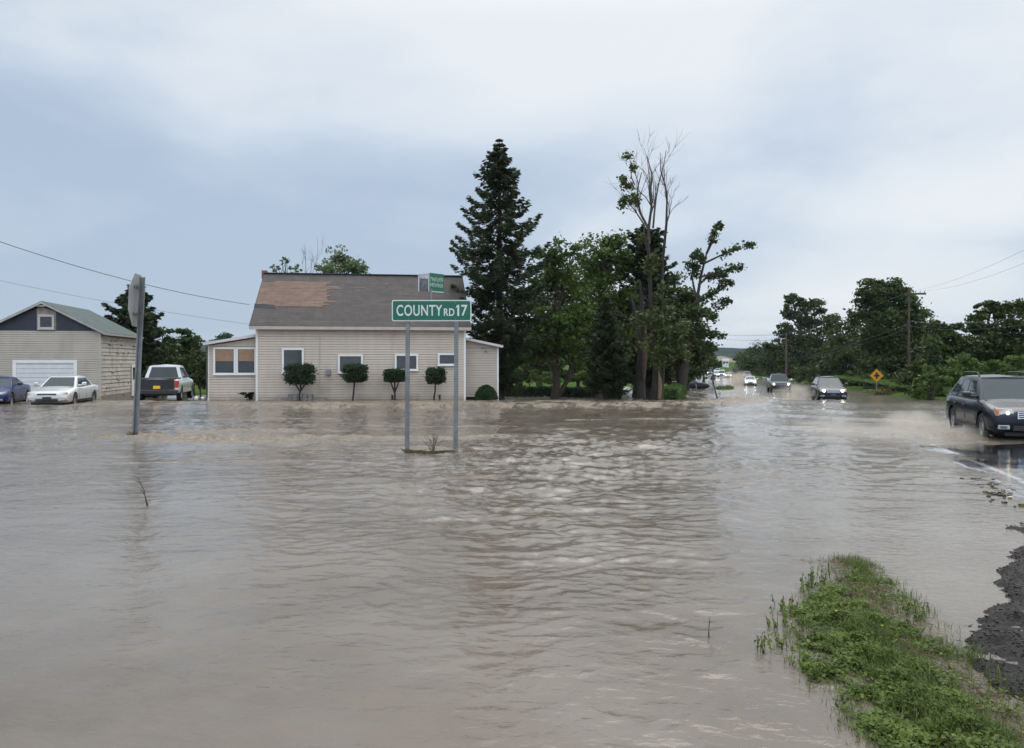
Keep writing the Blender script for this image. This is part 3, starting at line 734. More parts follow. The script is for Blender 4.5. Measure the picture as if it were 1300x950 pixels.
# ---- hedges and clipped shrubs
def hedge(name, label, pts, w_, h, lm, seed, n, leaf=.12, cat='hedge', z0=0):
    rng = np.random.default_rng(seed); a, b = Vector(pts[0]), Vector(pts[1])
    base = Vector((a.x, a.y, min(gz(a.x, a.y), gz(b.x, b.y)))); root = thing(name, label, cat, base)
    d = (b-a); Ln = d.length; d.normalize(); nrm = Vector((-d.y, d.x, 0))
    u = rng.uniform(0, Ln, n); v = rng.uniform(-1, 1, n)*w_/2; z = h*rng.uniform(0, 1, n)
    f = rng.integers(0, 4, n); ends = rng.uniform(0, 1, n) < .16; u = np.where(ends, rng.choice([-.02, 1.0], n)*Ln, u); v0 = v.copy(); v = np.where(f == 0, -w_/2, np.where(f == 1, w_/2, v)); z = np.where((f >= 2) & ~ends, h, z); v = np.where(ends, v0, v)
    v = v*(1-.12*(z/h)**3)+rng.normal(size=n)*.04; z = z+.06*fbm(u*1.2, u*0)+rng.normal(size=n)*.03
    zt = (float(prof(a.y))-base.z)
    Pp = np.stack([d.x*u+nrm.x*v, d.y*u+nrm.y*v, z+zt], 1)
    leaf_obj('foliage', quads(rng, Pp, leaf, .2, .6), rng.uniform(0, 1, n), lm, root)
    mb = MB(); k = 0
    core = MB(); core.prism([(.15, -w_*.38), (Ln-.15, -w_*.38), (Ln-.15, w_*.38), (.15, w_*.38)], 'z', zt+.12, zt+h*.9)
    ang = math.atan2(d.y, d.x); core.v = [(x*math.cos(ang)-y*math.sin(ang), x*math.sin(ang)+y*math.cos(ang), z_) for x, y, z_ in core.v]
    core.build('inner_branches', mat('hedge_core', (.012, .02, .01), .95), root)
    while k < Ln:
        MB().tube([(d.x*k, d.y*k, -.05), (d.x*k, d.y*k, zt+.3)], .03, 5).build('stem', BARKD, root); k += .8
    return root
g = lambda px, py: G(px, py)
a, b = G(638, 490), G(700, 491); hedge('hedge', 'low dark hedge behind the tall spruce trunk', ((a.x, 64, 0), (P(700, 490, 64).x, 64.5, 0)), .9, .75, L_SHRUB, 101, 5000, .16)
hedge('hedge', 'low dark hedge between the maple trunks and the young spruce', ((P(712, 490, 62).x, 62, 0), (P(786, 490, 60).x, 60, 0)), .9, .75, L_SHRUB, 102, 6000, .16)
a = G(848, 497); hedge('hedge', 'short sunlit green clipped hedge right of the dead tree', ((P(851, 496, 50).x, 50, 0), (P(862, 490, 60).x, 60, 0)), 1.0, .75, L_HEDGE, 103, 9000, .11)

# ================================================================== right-hand roadside woods
tree('leafy_tree', 'ragged leafy tree by the far utility pole with open top branches', 1016, 486, 165,
     [(1008, 378, 14, 8), (1000, 384, 9, 6), (1024, 386, 16, 11), (1040, 390, 14, 10), (1003, 400, 12, 10), (1022, 405, 22, 14), (1045, 408, 20, 14), (996, 414, 9, 7), (1010, 428, 26, 16), (1042, 432, 28, 20), (985, 440, 14, 10), (1005, 455, 28, 18), (1045, 462, 34, 22), (980, 462, 16, 14)], L_DARK, .52, 1, 201, .5)
tree('leafy_tree', 'biggest rounded dark tree, left of the utility pole with crossarm', 1128, 500, 92,
     [(1118, 362, 24, 12), (1138, 370, 22, 16), (1100, 376, 18, 14), (1120, 385, 34, 22), (1145, 392, 26, 20), (1102, 402, 24, 20), (1128, 415, 42, 24), (1165, 418, 26, 20), (1105, 435, 32, 22), (1150, 445, 40, 24), (1118, 462, 40, 24), (1165, 470, 34, 24)], L_DARK, .38, 1.05, 202, .42)
tree('leafy_tree', 'dark tree in the dip between the ragged tree and the biggest tree', 1080, 494, 122,
     [(1072, 420, 20, 12), (1085, 432, 22, 16), (1062, 438, 20, 14), (1078, 455, 34, 20), (1062, 475, 34, 20), (1095, 478, 30, 20)], L_DARK, .44, 1, 203, .35)
tree('leafy_tree', 'low dark tree right of the utility pole with crossarm', 1200, 508, 60,
     [(1186, 414, 14, 9), (1204, 422, 18, 12), (1190, 432, 24, 16), (1215, 440, 24, 18), (1195, 458, 34, 22), (1180, 480, 34, 22), (1215, 482, 30, 20)], L_DARK, .30, 1, 204, .25)
tree('leafy_tree', 'leafy tree at the right edge whose crown leans left over the wires', 1268, 505, 62,
     [(1253, 388, 16, 8), (1266, 394, 22, 13), (1242, 402, 13, 9), (1285, 396, 22, 14), (1258, 414, 28, 16), (1232, 416, 12, 8), (1290, 420, 28, 20), (1250, 436, 34, 20), (1285, 450, 36, 24), (1245, 462, 34, 22)], L_DARK, .30, 1.05, 205, .3)
tree('leafy_tree', 'tree cut by the right edge of the photo behind the dark wagon', 1330, 505, 66,
     [(1318, 392, 26, 14), (1335, 410, 36, 24), (1320, 440, 42, 26), (1340, 470, 44, 28)], L_DARK, .30, 1, 206, .3)
for i, (px, py, rx) in enumerate([(1185, 478, 24), (1222, 462, 30), (1262, 468, 30), (1300, 462, 32), (1240, 488, 32)]):
    tree('bush', ['light green bush right of the utility pole', 'light green bush behind the wagon roof, largest', 'light green bush above the wagon windscreen', 'light green bush at the right edge behind the wagon', 'low green bush hidden behind the wagon tailgate'][i],
         px, 512, 47+i, [(px, py-4, rx*.7, 12), (px-rx*.5, py+8, rx*.6, 12), (px+rx*.5, py+8, rx*.6, 12), (px, py+20, rx*.9, 14)], L_LIGHT if i < 4 else L_OLIVE, .20, .85, 210+i, .08, cat='shrub')
ul = ['in front of the ragged tree', 'left of the spraying dark car', 'behind the spraying dark car', 'left of the warning sign', 'right behind the warning sign', 'at the foot of the crossarm pole', 'right of the crossarm pole foot', 'just left of the wagon']
for i, px in enumerate([1000, 1030, 1058, 1088, 1118, 1146, 1172, 1200]):
    rg = np.random.default_rng(230+i); Yb = Yr(px-8, 11); py = row0(Yb)-5; ku = 1 if Yb > 70 else 1.15
    tree('bush', 'dark undergrowth bush '+ul[i], px, py+8, Yb, [(px, py-8, 20, 13), (px-12, py+1, 16, 10), (px+12, py+1, 16, 10), (px, py+6, 18, 8)], L_DARK if i % 3 else L_OLIVE, .17+.0014*Yb, .9, 230+i, .06, group='undergrowth along the right verge', cat='shrub')
bl_ = ['behind the gap left of the ragged tree', 'behind the ragged tree', 'behind the dip between the roadside trees', 'behind the biggest tree', 'behind the crossarm pole', 'behind the light green bushes', 'behind the wagon roof', 'behind the right edge tree']
for i, px in enumerate([978, 1030, 1085, 1135, 1180, 1225, 1270, 1320]):
    rg = np.random.default_rng(330+i)
    tree('background_tree', 'hazy dark tree in the second row '+bl_[i], px, 490, max(104, Yr(px-24, 14))+rg.uniform(2, 8),
         [(px, 446+rg.uniform(-6, 6), 30, 16), (px-20, 462, 26, 16), (px+20, 464, 26, 16), (px-6, 482, 32, 14), (px+16, 484, 28, 12)], L_DARK, .55, 1, 330+i, .25, group='second row of roadside trees')
# small distant trees down the valley
fl = ['right of the road gap', 'second right of the road gap', 'third right of the road gap', 'by the far end of the guard rail', 'against the ragged tree', 'behind the splash', 'left of the far traffic queue', 'left end above the parked dark car', 'behind the mailbox']
for i, (px, Yt, tp_, wd) in enumerate([(944, 330, 446, 10), (955, 300, 442, 14), (968, 280, 444, 13), (978, 225, 440, 14), (992, 195, 434, 16), (962, 240, 452, 12), (893, 130, 440, 15), (880, 115, 430, 18), (905, 170, 450, 9)]):
    bl = 470 if Yt > 150 else 478
    tree('distant_tree', 'distant round tree '+fl[i], px, bl, Yt, [(px, tp_+wd*.6, wd*.7, wd*.6), (px-wd*.5, tp_+wd*1.1, wd*.6, wd*.6), (px+wd*.5, tp_+wd*1.1, wd*.6, wd*.6), (px, (tp_+bl)/2+4, wd, (bl-tp_)*.38)], L_FAR, .55 if Yt > 150 else .42, 1, 250+i, .2, group='distant trees down the valley')
# ================================================================== buildings
SID = mat('tan_siding', (.55, .47, .39), .55, var=.06, scale=.6, dirt=(.44, .37, .30), dscale=.5)
SIDG = mat('garage_siding', (.42, .38, .32), .6, var=.10, scale=.7, dirt=(.35, .315, .265), dscale=.5)
LAP_SHADE = mat('lap_shade', (.27, .24, .205), .8)  # darker lip colour, paints the shadow line under each lapped board
OLDW = mat('old_clapboard', (.47, .44, .38), .7, var=.12, scale=1.2, dirt=(.26, .21, .16), dscale=2.2)
for m_, hi_ in ((SID, .42), (SIDG, .35), (OLDW, .55)):     # damp, silt-stained boards just above the flood
    N = m_.node_tree.nodes; L = m_.node_tree.links; b = N['Principled BSDF']; src = b.inputs['Base Color'].links[0].from_socket
    tc_ = N.new('ShaderNodeTexCoord'); s_ = N.new('ShaderNodeSeparateXYZ'); L.new(tc_.outputs['Object'], s_.inputs[0])
    n_ = N.new('ShaderNodeTexNoise'); n_.inputs['Scale'].default_value = 1.7; n_.inputs['Detail'].default_value = 6; L.new(tc_.outputs['Object'], n_.inputs['Vector'])
    a_ = N.new('ShaderNodeMath'); a_.operation = 'MULTIPLY_ADD'; L.new(n_.outputs[0], a_.inputs[0]); a_.inputs[1].default_value = -.55; L.new(s_.outputs[2], a_.inputs[2])
    r_ = N.new('ShaderNodeMapRange'); L.new(a_.outputs[0], r_.inputs[0]); r_.inputs[1].default_value = -.27; r_.inputs[2].default_value = hi_-.27; r_.inputs[3].default_value = .75; r_.inputs[4].default_value = 0
    x_ = N.new('ShaderNodeMix'); x_.data_type = 'RGBA'; L.new(r_.outputs[0], x_.inputs['Factor']); L.new(src, x_.inputs['A']); x_.inputs['B'].default_value = (.20, .15, .105, 1)
    # faint rain streaks down the boards
    mp_ = N.new('ShaderNodeMapping'); mp_.inputs['Scale'].default_value = (2.4, 2.4, .25); L.new(tc_.outputs['Object'], mp_.inputs[0])
    n2_ = N.new('ShaderNodeTexNoise'); n2_.inputs['Scale'].default_value = 1.6; n2_.inputs['Detail'].default_value = 7; L.new(mp_.outputs[0], n2_.inputs['Vector'])
    r2_ = N.new('ShaderNodeMapRange'); L.new(n2_.outputs[0], r2_.inputs[0]); r2_.inputs[1].default_value = .35; r2_.inputs[2].default_value = .7; r2_.inputs[3].default_value = 1.05; r2_.inputs[4].default_value = .95
    v_ = N.new('ShaderNodeVectorMath'); v_.operation = 'SCALE'; L.new(x_.outputs['Result'], v_.inputs[0]); L.new(r2_.outputs[0], v_.inputs['Scale']); L.new(v_.outputs[0], b.inputs['Base Color'])
WHT = mat('white_trim', (.72, .72, .70), .5, var=.05, scale=2)
GREYT = mat('grey_trim', (.42, .41, .39), .6, var=.12, scale=2)
GLS = mat('window_glass', (.03, .035, .04), .06, var=.3, scale=2)
CURT = mat('tan_blind', (.30, .195, .12), .8, var=.12, scale=6)
DRK = mat('dark_gap', (.02, .02, .022), .9)
STONE = mat('grey_stone', (.20, .19, .18), .9, var=.3, scale=9, bump=.6)
BLOCK = mat('foundation', (.22, .19, .16), .9, var=.25, scale=5, bump=.4)

def shingles(name, c1, c2, c3, bw=.9, rh=.14):
    m, N, L, b = nt_new(name); tc = N.new('ShaderNodeTexCoord')
    br = N.new('ShaderNodeTexBrick'); br.inputs['Scale'].default_value = 1; br.inputs['Brick Width'].default_value = bw; br.inputs['Row Height'].default_value = rh
    br.inputs['Mortar Size'].default_value = .012; br.inputs['Color1'].default_value = (*c1, 1); br.inputs['Color2'].default_value = (*c2, 1); br.inputs['Mortar'].default_value = (*c3, 1); br.inputs['Bias'].default_value = -.1
    L.new(tc.outputs['UV'], br.inputs[0])
    no = N.new('ShaderNodeTexNoise'); no.inputs['Scale'].default_value = 2.2; no.inputs['Detail'].default_value = 8; no.inputs['Roughness'].default_value = .7; L.new(tc.outputs['Object'], no.inputs['Vector'])
    mr = N.new('ShaderNodeMapRange'); L.new(no.outputs[0], mr.inputs[0]); mr.inputs[1].default_value = .3; mr.inputs[2].default_value = .7; mr.inputs[3].default_value = .65; mr.inputs[4].default_value = 1.35
    v = N.new('ShaderNodeVectorMath'); v.operation = 'SCALE'; L.new(br.outputs[0], v.inputs[0]); L.new(mr.outputs[0], v.inputs['Scale'])
    L.new(v.outputs[0], b.inputs['Base Color']); b.inputs['Roughness'].default_value = .75
    bp = N.new('ShaderNodeBump'); bp.inputs['Distance'].default_value = .02; L.new(br.outputs[0], bp.inputs['Height']); L.new(bp.outputs[0], b.inputs['Normal'])
    return m
ROOF = shingles('grey_brown_shingles', (.060, .048, .042), (.042, .034, .030), (.026, .022, .02))
TANR = shingles('bare_tan_sheathing', (.165, .098, .070), (.11, .068, .050), (.085, .05, .036), 1.3, .17)
GREENR = shingles('green_roofing', (.058, .080, .075), (.046, .066, .062), (.035, .07, .06))

def slab(mb, a, b, c, d, th, mi=0):
    """a roof slab: top corners a,b,c,d (eave left, eave right, ridge right, ridge left)"""
    a, b, c, d = map(Vector, (a, b, c, d)); n = (b-a).cross(d-a).normalized()
    vs = [a, b, c, d]+[p-n*th for p in (a, b, c, d)]
    mb.add(vs, [(0, 1, 2, 3), (7, 6, 5, 4), (0, 4, 5, 1), (1, 5, 6, 2), (2, 6, 7, 3), (3, 7, 4, 0)], mi)
def add_uv(o, ux, vx):
    me = o.data; uv = me.uv_layers.new(name='UVMap'); ux = Vector(ux); vx = Vector(vx)
    for l in me.loops:
        p = me.vertices[l.vertex_index].co; uv.data[l.index].uv = (p.dot(ux), p.dot(vx))
def clap(mb, o, d, n, L0, z0, z1, step=.125, lf=None, rf=None, mi=0, proud=.028, wob=None, lip=None):
    """lapped boards: o = wall foot corner, d = direction, n = outward normal"""
    o = Vector(o); d = Vector(d); n = Vector(n); z = z0; i = 0
    while z < z1-1e-4:
        zt = min(z+step, z1)
        a0 = lf(z) if lf else 0; a1 = lf(zt) if lf else 0
        b0 = rf(z) if rf else L0; b1 = rf(zt) if rf else L0
        if b0-a0 > .02:
            q = lambda u, zz, pr: o+d*u+n*pr+Vector((0, 0, zz))
            w0, w1 = (wob(i), wob(i+.5)) if wob else (0, 0)
            mb.add([q(a0, z+w0, proud), q(b0, z+w1, proud), q(b1, zt+w1, .002), q(a1, zt+w0, .002), q(a0, z+w0, .002), q(b0, z+w1, .002)],
                   [(0, 1, 2, 3)], mi)
            l0 = q(a0, z+w0+.012, proud+.001); l1 = q(b0, z+w1+.012, proud+.001)
            mb.add([q(a0, z+w0-.004, .002), q(b0, z+w1-.004, .002), q(b0, z+w1, proud+.001), q(a0, z+w0, proud+.001), l1, l0], [(0, 1, 2, 3), (3, 2, 4, 5)], mi if lip is None else lip)
        z = zt; i += 1
def window(parent, name, x0, x1, z0, z1, y=0, fr=.09, mid=None, cur=False, pane=GLS, dep=.05, outm=WHT):
    """framed window on the wall plane y; a thing part > pane, sash, blind"""
    mb = MB(); p = .07
    mb.box(x0, x1, y-p, y, z1-fr, z1); mb.box(x0, x1, y-p, y, z0, z0+fr)
    mb.box(x0, x0+fr, y-p+.003, y, z0+fr, z1-fr); mb.box(x1-fr, x1, y-p+.003, y, z0+fr, z1-fr)
    mb.box(x0-.02, x1+.02, y-p-.03, y-p+.005, z0-.02, z0+.03)
    if mid: mb.box(mid-fr*.5, mid+fr*.5, y-p+.004, y, z0+fr, z1-fr)
    w_ = mb.build(name, outm, parent, bevel=.006, seg=1)
    MB().box(x0+fr, x1-fr, y-.030, y-.026, z0+fr, z1-fr).build('pane', pane, w_)
    if cur: MB().box(x0+fr+.02, x1-fr-.02, y-.034, y-.031, z0+fr+(z1-z0-2*fr)*.5, z1-fr-.01).build('blind', CURT, w_)
    return w_
class Local:
    def __init__(s, px, py, Y, yaw): s.o = P(px, py, Y); s.o.z = float(prof(Y)); s.c, s.s = math.cos(yaw), math.sin(yaw); s.yaw = yaw
    def hit(s, px, py, v=0):      # where a sight line meets the wall plane local y=v
        dx = (px-650)/F; nx, ny = -s.s, s.c      # plane normal (local +y)
        t = ((s.o.x)*nx+(s.o.y)*ny+v)/(dx*nx+ny)
        X, Yy = dx*t, t
        return ((X-s.o.x)*s.c+(Yy-s.o.y)*s.s, CH-(py-HZ)/F*t-s.o.z)

# ---- the tan house
Hs = Local(326, 508, 40.6, R(8.5))
u1, _ = Hs.hit(590, 500); _, ze = Hs.hit(450, 412); eave = ze
house = thing('house', 'tan clapboard house with brown shingle roof and a bare tan roof patch', 'house', Hs.o, Hs.yaw)
W = u1; Dp = 9.2; rise = 2.85; half = Dp/2; zb = -.25
mb = MB()
mb.box(.03, W-.03, .03, Dp-.03, zb, eave+.1, 1)
clap(mb, (0, 0, 0), (1, 0, 0), (0, -1, 0), W, zb+.25, eave+.12, lip=3)
for xx, d_, n_ in ((0, (0, 1, 0), (-1, 0, 0)), (W, (0, 1, 0), (1, 0, 0))):
    clap(mb, (xx, 0, 0), d_, n_, Dp, zb+.25, eave+rise-.05, lf=lambda z: max(0, (z-eave)/rise*half), rf=lambda z: Dp-max(0, (z-eave)/rise*half), lip=3)
clap(mb, (0, Dp, 0), (1, 0, 0), (0, 1, 0), W, zb+.25, eave+.1, lip=3)
mb.prism([(0, eave), (Dp, eave), (half, eave+rise-.08)], 'x', .03, W-.03, 1)
for xx in (0, W):
    mb.box(xx-.05, xx+.05, -.035, .05, zb, eave-.02, 2)
mb.build('wall', [SID, DRK, WHT, LAP_SHADE], house)
mb = MB(); ov = .38; sl = rise/half
ye = -ov; zE = eave-ov*sl+.12; zR = eave+rise+.12; xl, xr = -.32, W+.30
slab(mb, (xl, ye, zE), (xr, ye, zE), (xr, half, zR), (xl, half, zR), .10)
slab(mb, (xr, Dp+ov, zE), (xl, Dp+ov, zE), (xl, half, zR), (xr, half, zR), .10)
rf = mb.build('roof', ROOF, house); sv = Vector((0, half+ov, zR-zE)).normalized(); add_uv(rf, (1, 0, 0), sv)
mb = MB()
mb.box(xl, xr, half-.13, half+.13, zR-.015, zR+.03); r_ = mb.build('ridge_cap', mat('dark_ridge', (.035, .036, .042), .7), rf)
mb = MB(); mb.box(xl+.01, xr-.01, ye-.02, ye+.03, zE-.17, zE-.015); mb.box(xl+.01, xr-.01, ye+.031, .0, zE-.165, zE-.135)
for xx in (xl, xr-.03):
    mb.prism([(ye+.03, zE-.12), (ye+.03, zE-.01), (half, zR-.11), (half, zR-.22)], 'x', xx+.012, xx+.038)
mb.build('eave_board', mat('eave_paint', (.42, .37, .33), .6, var=.1), house)
# bare patch: ragged rows of sheathing exposed where the shingles blew off
def rpt(px, py):      # photo point on the front roof slope -> (u, fraction up)
    best = None
    for k in range(0, 400):
        y = ye+(half-ye)*k/400; u, z = Hs.hit(px, py, y)
        e_ = abs(z-(zE+(y-ye)*(zR-zE)/(half-ye)))
        if best is None or e_ < best[0]: best = (e_, u, (y-ye)/(half-ye))
    return best[1], best[2]
ua, fa = rpt(322, 389); ub, fb = rpt(414, 358); ub2, _ = rpt(416, 388)
fa, fb = min(fa, fb), max(fa, fb); rng = np.random.default_rng(3)
mb = MB(); nrow = 17
for i in range(nrow):
    f0 = fa+(fb-fa)*i/nrow; f1 = fa+(fb-fa)*(i+1)/nrow
    x1_ = ub2+rng.uniform(-.25, .12)+(.5 if i in (3, 12, 13) else 0); x0_ = xl+.03+(.0 if i % 2 else .02)
    if i == nrow-1: x0_ += .6
    p = lambda x, f, h=.012: Vector((x, ye+(half-ye)*f, zE+(zR-zE)*f))+Vector((0, -sl, 1)).normalized()*h
    mb.add([p(x0_, f0), p(x1_, f0), p(x1_+rng.uniform(-.1, .1), f1, .008), p(x0_, f1, .008), p(x0_, f0, .002), p(x1_, f0, .002)], [(0, 1, 2, 3), (4, 5, 1, 0)])
for (fr_, xa, xb) in [(.72, 4.3, 5.2), (.66, 4.6, 4.9), (.58, 7.2, 7.6), (.80, 6.2, 6.4)]:
    m1 = MB().add([p(xa, fr_), p(xb, fr_), p(xb-.06, fr_+.016), p(xa+.04, fr_+.016)], [(0, 1, 2, 3)]); add_uv(m1.build('bare_strip', TANR, rf), (1, 0, 0), sv)
pt = mb.build('bare_patch', TANR, rf); add_uv(pt, (1, 0, 0), sv)
mb = MB(); a_, fl_ = rpt(319, 391); b_, _ = rpt(350, 391)
mb.add([p(xl, fl_, .01), p(b_, fl_-.01, .01), p(b_-.1, fl_+.045, .05), p(xl, fl_+.05, .09), p(xl, fl_, .0), p(b_, fl_-.01, .0)], [(0, 1, 2, 3), (4, 5, 1, 0)])
mb.build('lifted_shingles', mat('tar_paper', (.02, .02, .024), .7), rf)
mb = MB(); cu, cf = rpt(333, 354); mb.box(cu-.14, cu+.14, half+.1, half+.45, zR-.3, zR+.16)
mb.build('chimney', mat('red_brick', (.25, .08, .06), .9, var=.3, scale=8), rf)
for (pa, ta, pb, tb, kw) in [(358, 442, 386, 474, {}), (429, 450, 461, 474, {}), (501, 449.5, 531, 471, {'mid': 1}), (555.5, 448.5, 579, 464.5, {})]:
    x0, z1 = Hs.hit(pa, ta); x1, z0 = Hs.hit(pb, tb)
    if kw.get('mid'): kw = {'mid': (x0+x1)/2}
    window(house, 'window', x0, x1, z0, z1, -.03, .10, **kw)
mb = MB(); ux, zz = Hs.hit(406, 430); mb.tube([(ux, -.05, .5), (ux, -.05, eave-.5)], .012, 6)
mb.build('service_pipe', GREYT, house)
mx_, mz = Hs.hit(417, 473); MB().box(mx_-.12, mx_+.12, -.16, -.02, mz-.13, mz+.13).build('meter_box', mat('meter_grey', (.22, .22, .22), .5), house, bevel=.02)
# porch on the left end
porch_u0, _ = Hs.hit(264.5, 500, .5); _, zt1 = Hs.hit(264, 437, .5); _, zt2 = Hs.hit(326, 427, .5)
zpl = zt1; zpr = zt2; k_ = (zpr-zpl)/(0-porch_u0); zfun = lambda x: zpl+(x-porch_u0)*k_
mb = MB(); Pd = 4.5
mb.prism([(porch_u0+.03, 0), (-.01, 0), (-.01, zfun(0)-.06), (porch_u0+.03, zpl-.06)], 'y', .55, .55+Pd, 1)
clap(mb, (porch_u0, .5, 0), (1, 0, 0), (0, -1, 0), -porch_u0-.03, 0, zpl-.08, lip=3)
nz = 4
for i in range(nz):
    za = zpl-.08+i*.115
    x_a = porch_u0+max(0, (za-zpl+.08)/k_)
    mb.add([(x_a, .482, za), (-.06, .482, za), (-.06, .498, za+.115), (min(-.08, x_a+.115/k_), .498, za+.115)], [(0, 1, 2, 3)])
clap(mb, (porch_u0, .5, 0), (0, 1, 0), (-1, 0, 0), Pd, 0, zpl-.08, lip=3)
mb.box(porch_u0-.04, porch_u0+.05, .46, .55, 0, zpl-.08, 2)
porch = mb.build('porch', [SID, DRK, WHT, LAP_SHADE], house)
mb = MB(); x_l = Hs.hit(258, 440, .3)[0]
slab(mb, (x_l, .15, zfun(x_l)+.10), (-.03, .15, zfun(0)+.10), (-.03, .55+Pd, zfun(0)+.10), (x_l, .55+Pd, zfun(x_l)+.10), .13)
mb.build('porch_roof', mat('porch_white', (.56, .54, .53), .5, var=.08), porch)
x0, z1 = Hs.hit(271, 441, .5); x1, z0 = Hs.hit(326, 476, .5); x1 = min(x1, -.08); xm = (x0+x1)/2
window(porch, 'porch_window', x0, xm+.045, z0, z1, .47, .10, cur=True)
window(porch, 'porch_window', xm+.050, x1, z0, z1, .47, .10, cur=True)
mb = MB(); xx, zz = Hs.hit(265, 480, .5); mb.tube([(porch_u0-.05, .42, zpl-.1), (porch_u0-.05, .42, .25), (porch_u0-.12, .35, .1)], .04, 8); mb.build('downspout', mat('dark_spout', (.06, .05, .05), .5), porch)
# annex on the right end, set back
x0 = W+.03; x1, _ = Hs.hit(632, 500, .9); _, za = Hs.hit(594, 431, .9); _, zc_ = Hs.hit(632, 440, .9)
k2 = (zc_-za)/(x1-x0); zf2 = lambda x: za+(x-x0)*k2
mb = MB(); mb.prism([(x0, 0), (x1-.03, 0), (x1-.03, zc_-.05), (x0, za-.05)], 'y', .95, 6.5, 1)
clap(mb, (x0, .9, 0), (1, 0, 0), (0, -1, 0), x1-x0, .18, zc_-.05, lip=3)
clap(mb, (x0, .9, 0), (1, 0, 0), (0, -1, 0), x1-x0, zc_-.05, za-.06, rf=lambda z: (z-za)/k2, lip=3)
clap(mb, (x1, .9, 0), (0, 1, 0), (1, 0, 0), 5.6, .18, zc_-.05, lip=3)
mb.box(x1-.05, x1+.04, .86, .95, 0, zc_-.06, 2)
annex = mb.build('annex', [mat('annex_siding', (.47, .41, .36), .6, var=.06, scale=.6), DRK, WHT, LAP_SHADE], house)
mb = MB(); x_r, _ = Hs.hit(639, 440, .6)
slab(mb, (x0-.0, .55, zf2(x0)+.1), (x_r, .55, zf2(x_r)+.1), (x_r, 6.7, zf2(x_r)+.1), (x0, 6.7, zf2(x0)+.1), .12)
mb.build('annex_roof', mat('porch_white', (.6, .6, .6)), annex)

# stone planter and oddments in front of the wall
pl = Hs.hit(382, 505, -.6)
def hloc(u, v, z=0): return Vector((Hs.o.x+u*Hs.c-v*Hs.s, Hs.o.y+u*Hs.s+v*Hs.c, z))
mb = MB(); rng = np.random.default_rng(9)
for i in range(11):
    u = -1.15+i*.23; hh_ = .28 if 3 <= i <= 7 else .12
    for l_ in range(3 if hh_ > .2 else 1):
        mb.box(u-.11, u+.11, -.35-rng.uniform(0, .05), .35, -.15+l_*.15, -.008+l_*.15+rng.uniform(0, .01))
mb.box(-.95, 1.2, -.2, .3, -.2, .10)
o = mb.build('stone_planter', STONE, bevel=.015, seg=1); tag(o, 'low grey stone planter under the leftmost clipped shrub', 'planter'); o.location = hloc(pl[0], -.62, .05); o.rotation_euler = (0, 0, Hs.yaw)
# black shrub remnant at the porch corner
rng = np.random.default_rng(14); pc = Hs.hit(317, 500, .1); b = hloc(pc[0], -.05, 0)
root = thing('bush', 'small black bush at the inner porch corner', 'shrub', b)
p_, t_, _ = blob_leaves(rng, np.array([0, 0, .25]), np.array([.42, .25, .22]), 700, 8); leaf_obj('foliage', quads(rng, p_, .08), t_*.2, leafmat('black_leaves', (.006, .008, .006), (.02, .025, .015)), root)
mb = MB(); [mb.tube([(0, 0, -.1), (x_, 0, .3)], .015, 4) for x_ in (-.2, 0, .2)]; mb.build('stems', BARKD, root)

# ---- clipped ball shrubs on bare stems along the wall
def topiary(label, pb, ptop, cyy, rx, ry, seed, forks=2, name='clipped_shrub', base=None, lx=0):
    rng = np.random.default_rng(seed); u, _ = Hs.hit(pb, 505, -1.0); b = hloc(u, -1.0, -.05 if base is None else base)
    s = b.y/F; root = thing(name, label, 'shrub', b, 0, 'clipped ball shrubs along the house wall')
    c = np.array(P(pb+lx, cyy, b.y)-b); r = np.array([rx*s, rx*s*.95, ry*s]); n = 4200
    d = rng.normal(size=(n, 3)); d /= np.linalg.norm(d, axis=1)[:, None]
    pw = .6; d2 = np.sign(d)*np.abs(d)**pw; d2 /= np.max(np.abs(d2), 1)[:, None]**.35*np.linalg.norm(d2, axis=1)[:, None]**.65
    rr_ = 1+.13*fbm(d[:, 0]*2.2+seed*5, d[:, 2]*2.2+d[:, 1])+.07*noise(d[:, 0]*6+seed, d[:, 2]*6+d[:, 1]*3)+rng.normal(size=n)*.06; bite = rng.uniform(.7, 1.04, n)
    pts = c+d2*r*rr_[:, None]*bite[:, None]
    leaf_obj('foliage', quads(rng, pts, .085, .1, .7), rng.uniform(0, 1, n), L_SHRUB, root)
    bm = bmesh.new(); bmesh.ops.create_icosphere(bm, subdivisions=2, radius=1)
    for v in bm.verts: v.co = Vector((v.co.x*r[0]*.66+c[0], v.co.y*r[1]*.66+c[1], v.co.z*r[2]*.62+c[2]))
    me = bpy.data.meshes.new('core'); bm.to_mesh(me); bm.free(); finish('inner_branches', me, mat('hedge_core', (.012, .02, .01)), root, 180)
    mb = MB(); zt = c[2]-r[2]*.7
    j = lambda: rng.uniform(-.06, .06)
    mb.tube([(0, 0, -.2), (j(), 0, zt*.25), (j()+c[0]*.3, 0, zt*.55), (c[0]*.8, 0, zt*1.05)], [.055, .045, .04, .035], 7)
    for k in range(forks):
        sg = -1 if k % 2 else 1
        mb.tube([(c[0]*.25, 0, zt*.42), (c[0]*.6+sg*r[0]*.25, j(), zt*.75), (c[0]+sg*r[0]*.5, j(), zt*1.12)], [.04, .032, .02], 6)
    mb.build('stem', BARKD, root, 60)
    return root
topiary('leftmost clipped shrub, wide ball above the stone planter', 381, 461, 475, 19.5, 14, 1, 2, base=.12)
topiary('second clipped shrub, ball on a single crooked stem', 447, 463, 474, 16, 12, 2, 0, lx=4)
topiary('third clipped shrub, flat small ball on a forked stem behind the sign post', 501, 468, 477, 14, 8.5, 3, 3)
topiary('fourth clipped shrub, round ball between the sign posts', 551, 466, 477, 13, 10.5, 4, 0, lx=2)
rng = np.random.default_rng(77); u, _ = Hs.hit(617, 506, .2); b = hloc(u, .1, 0)
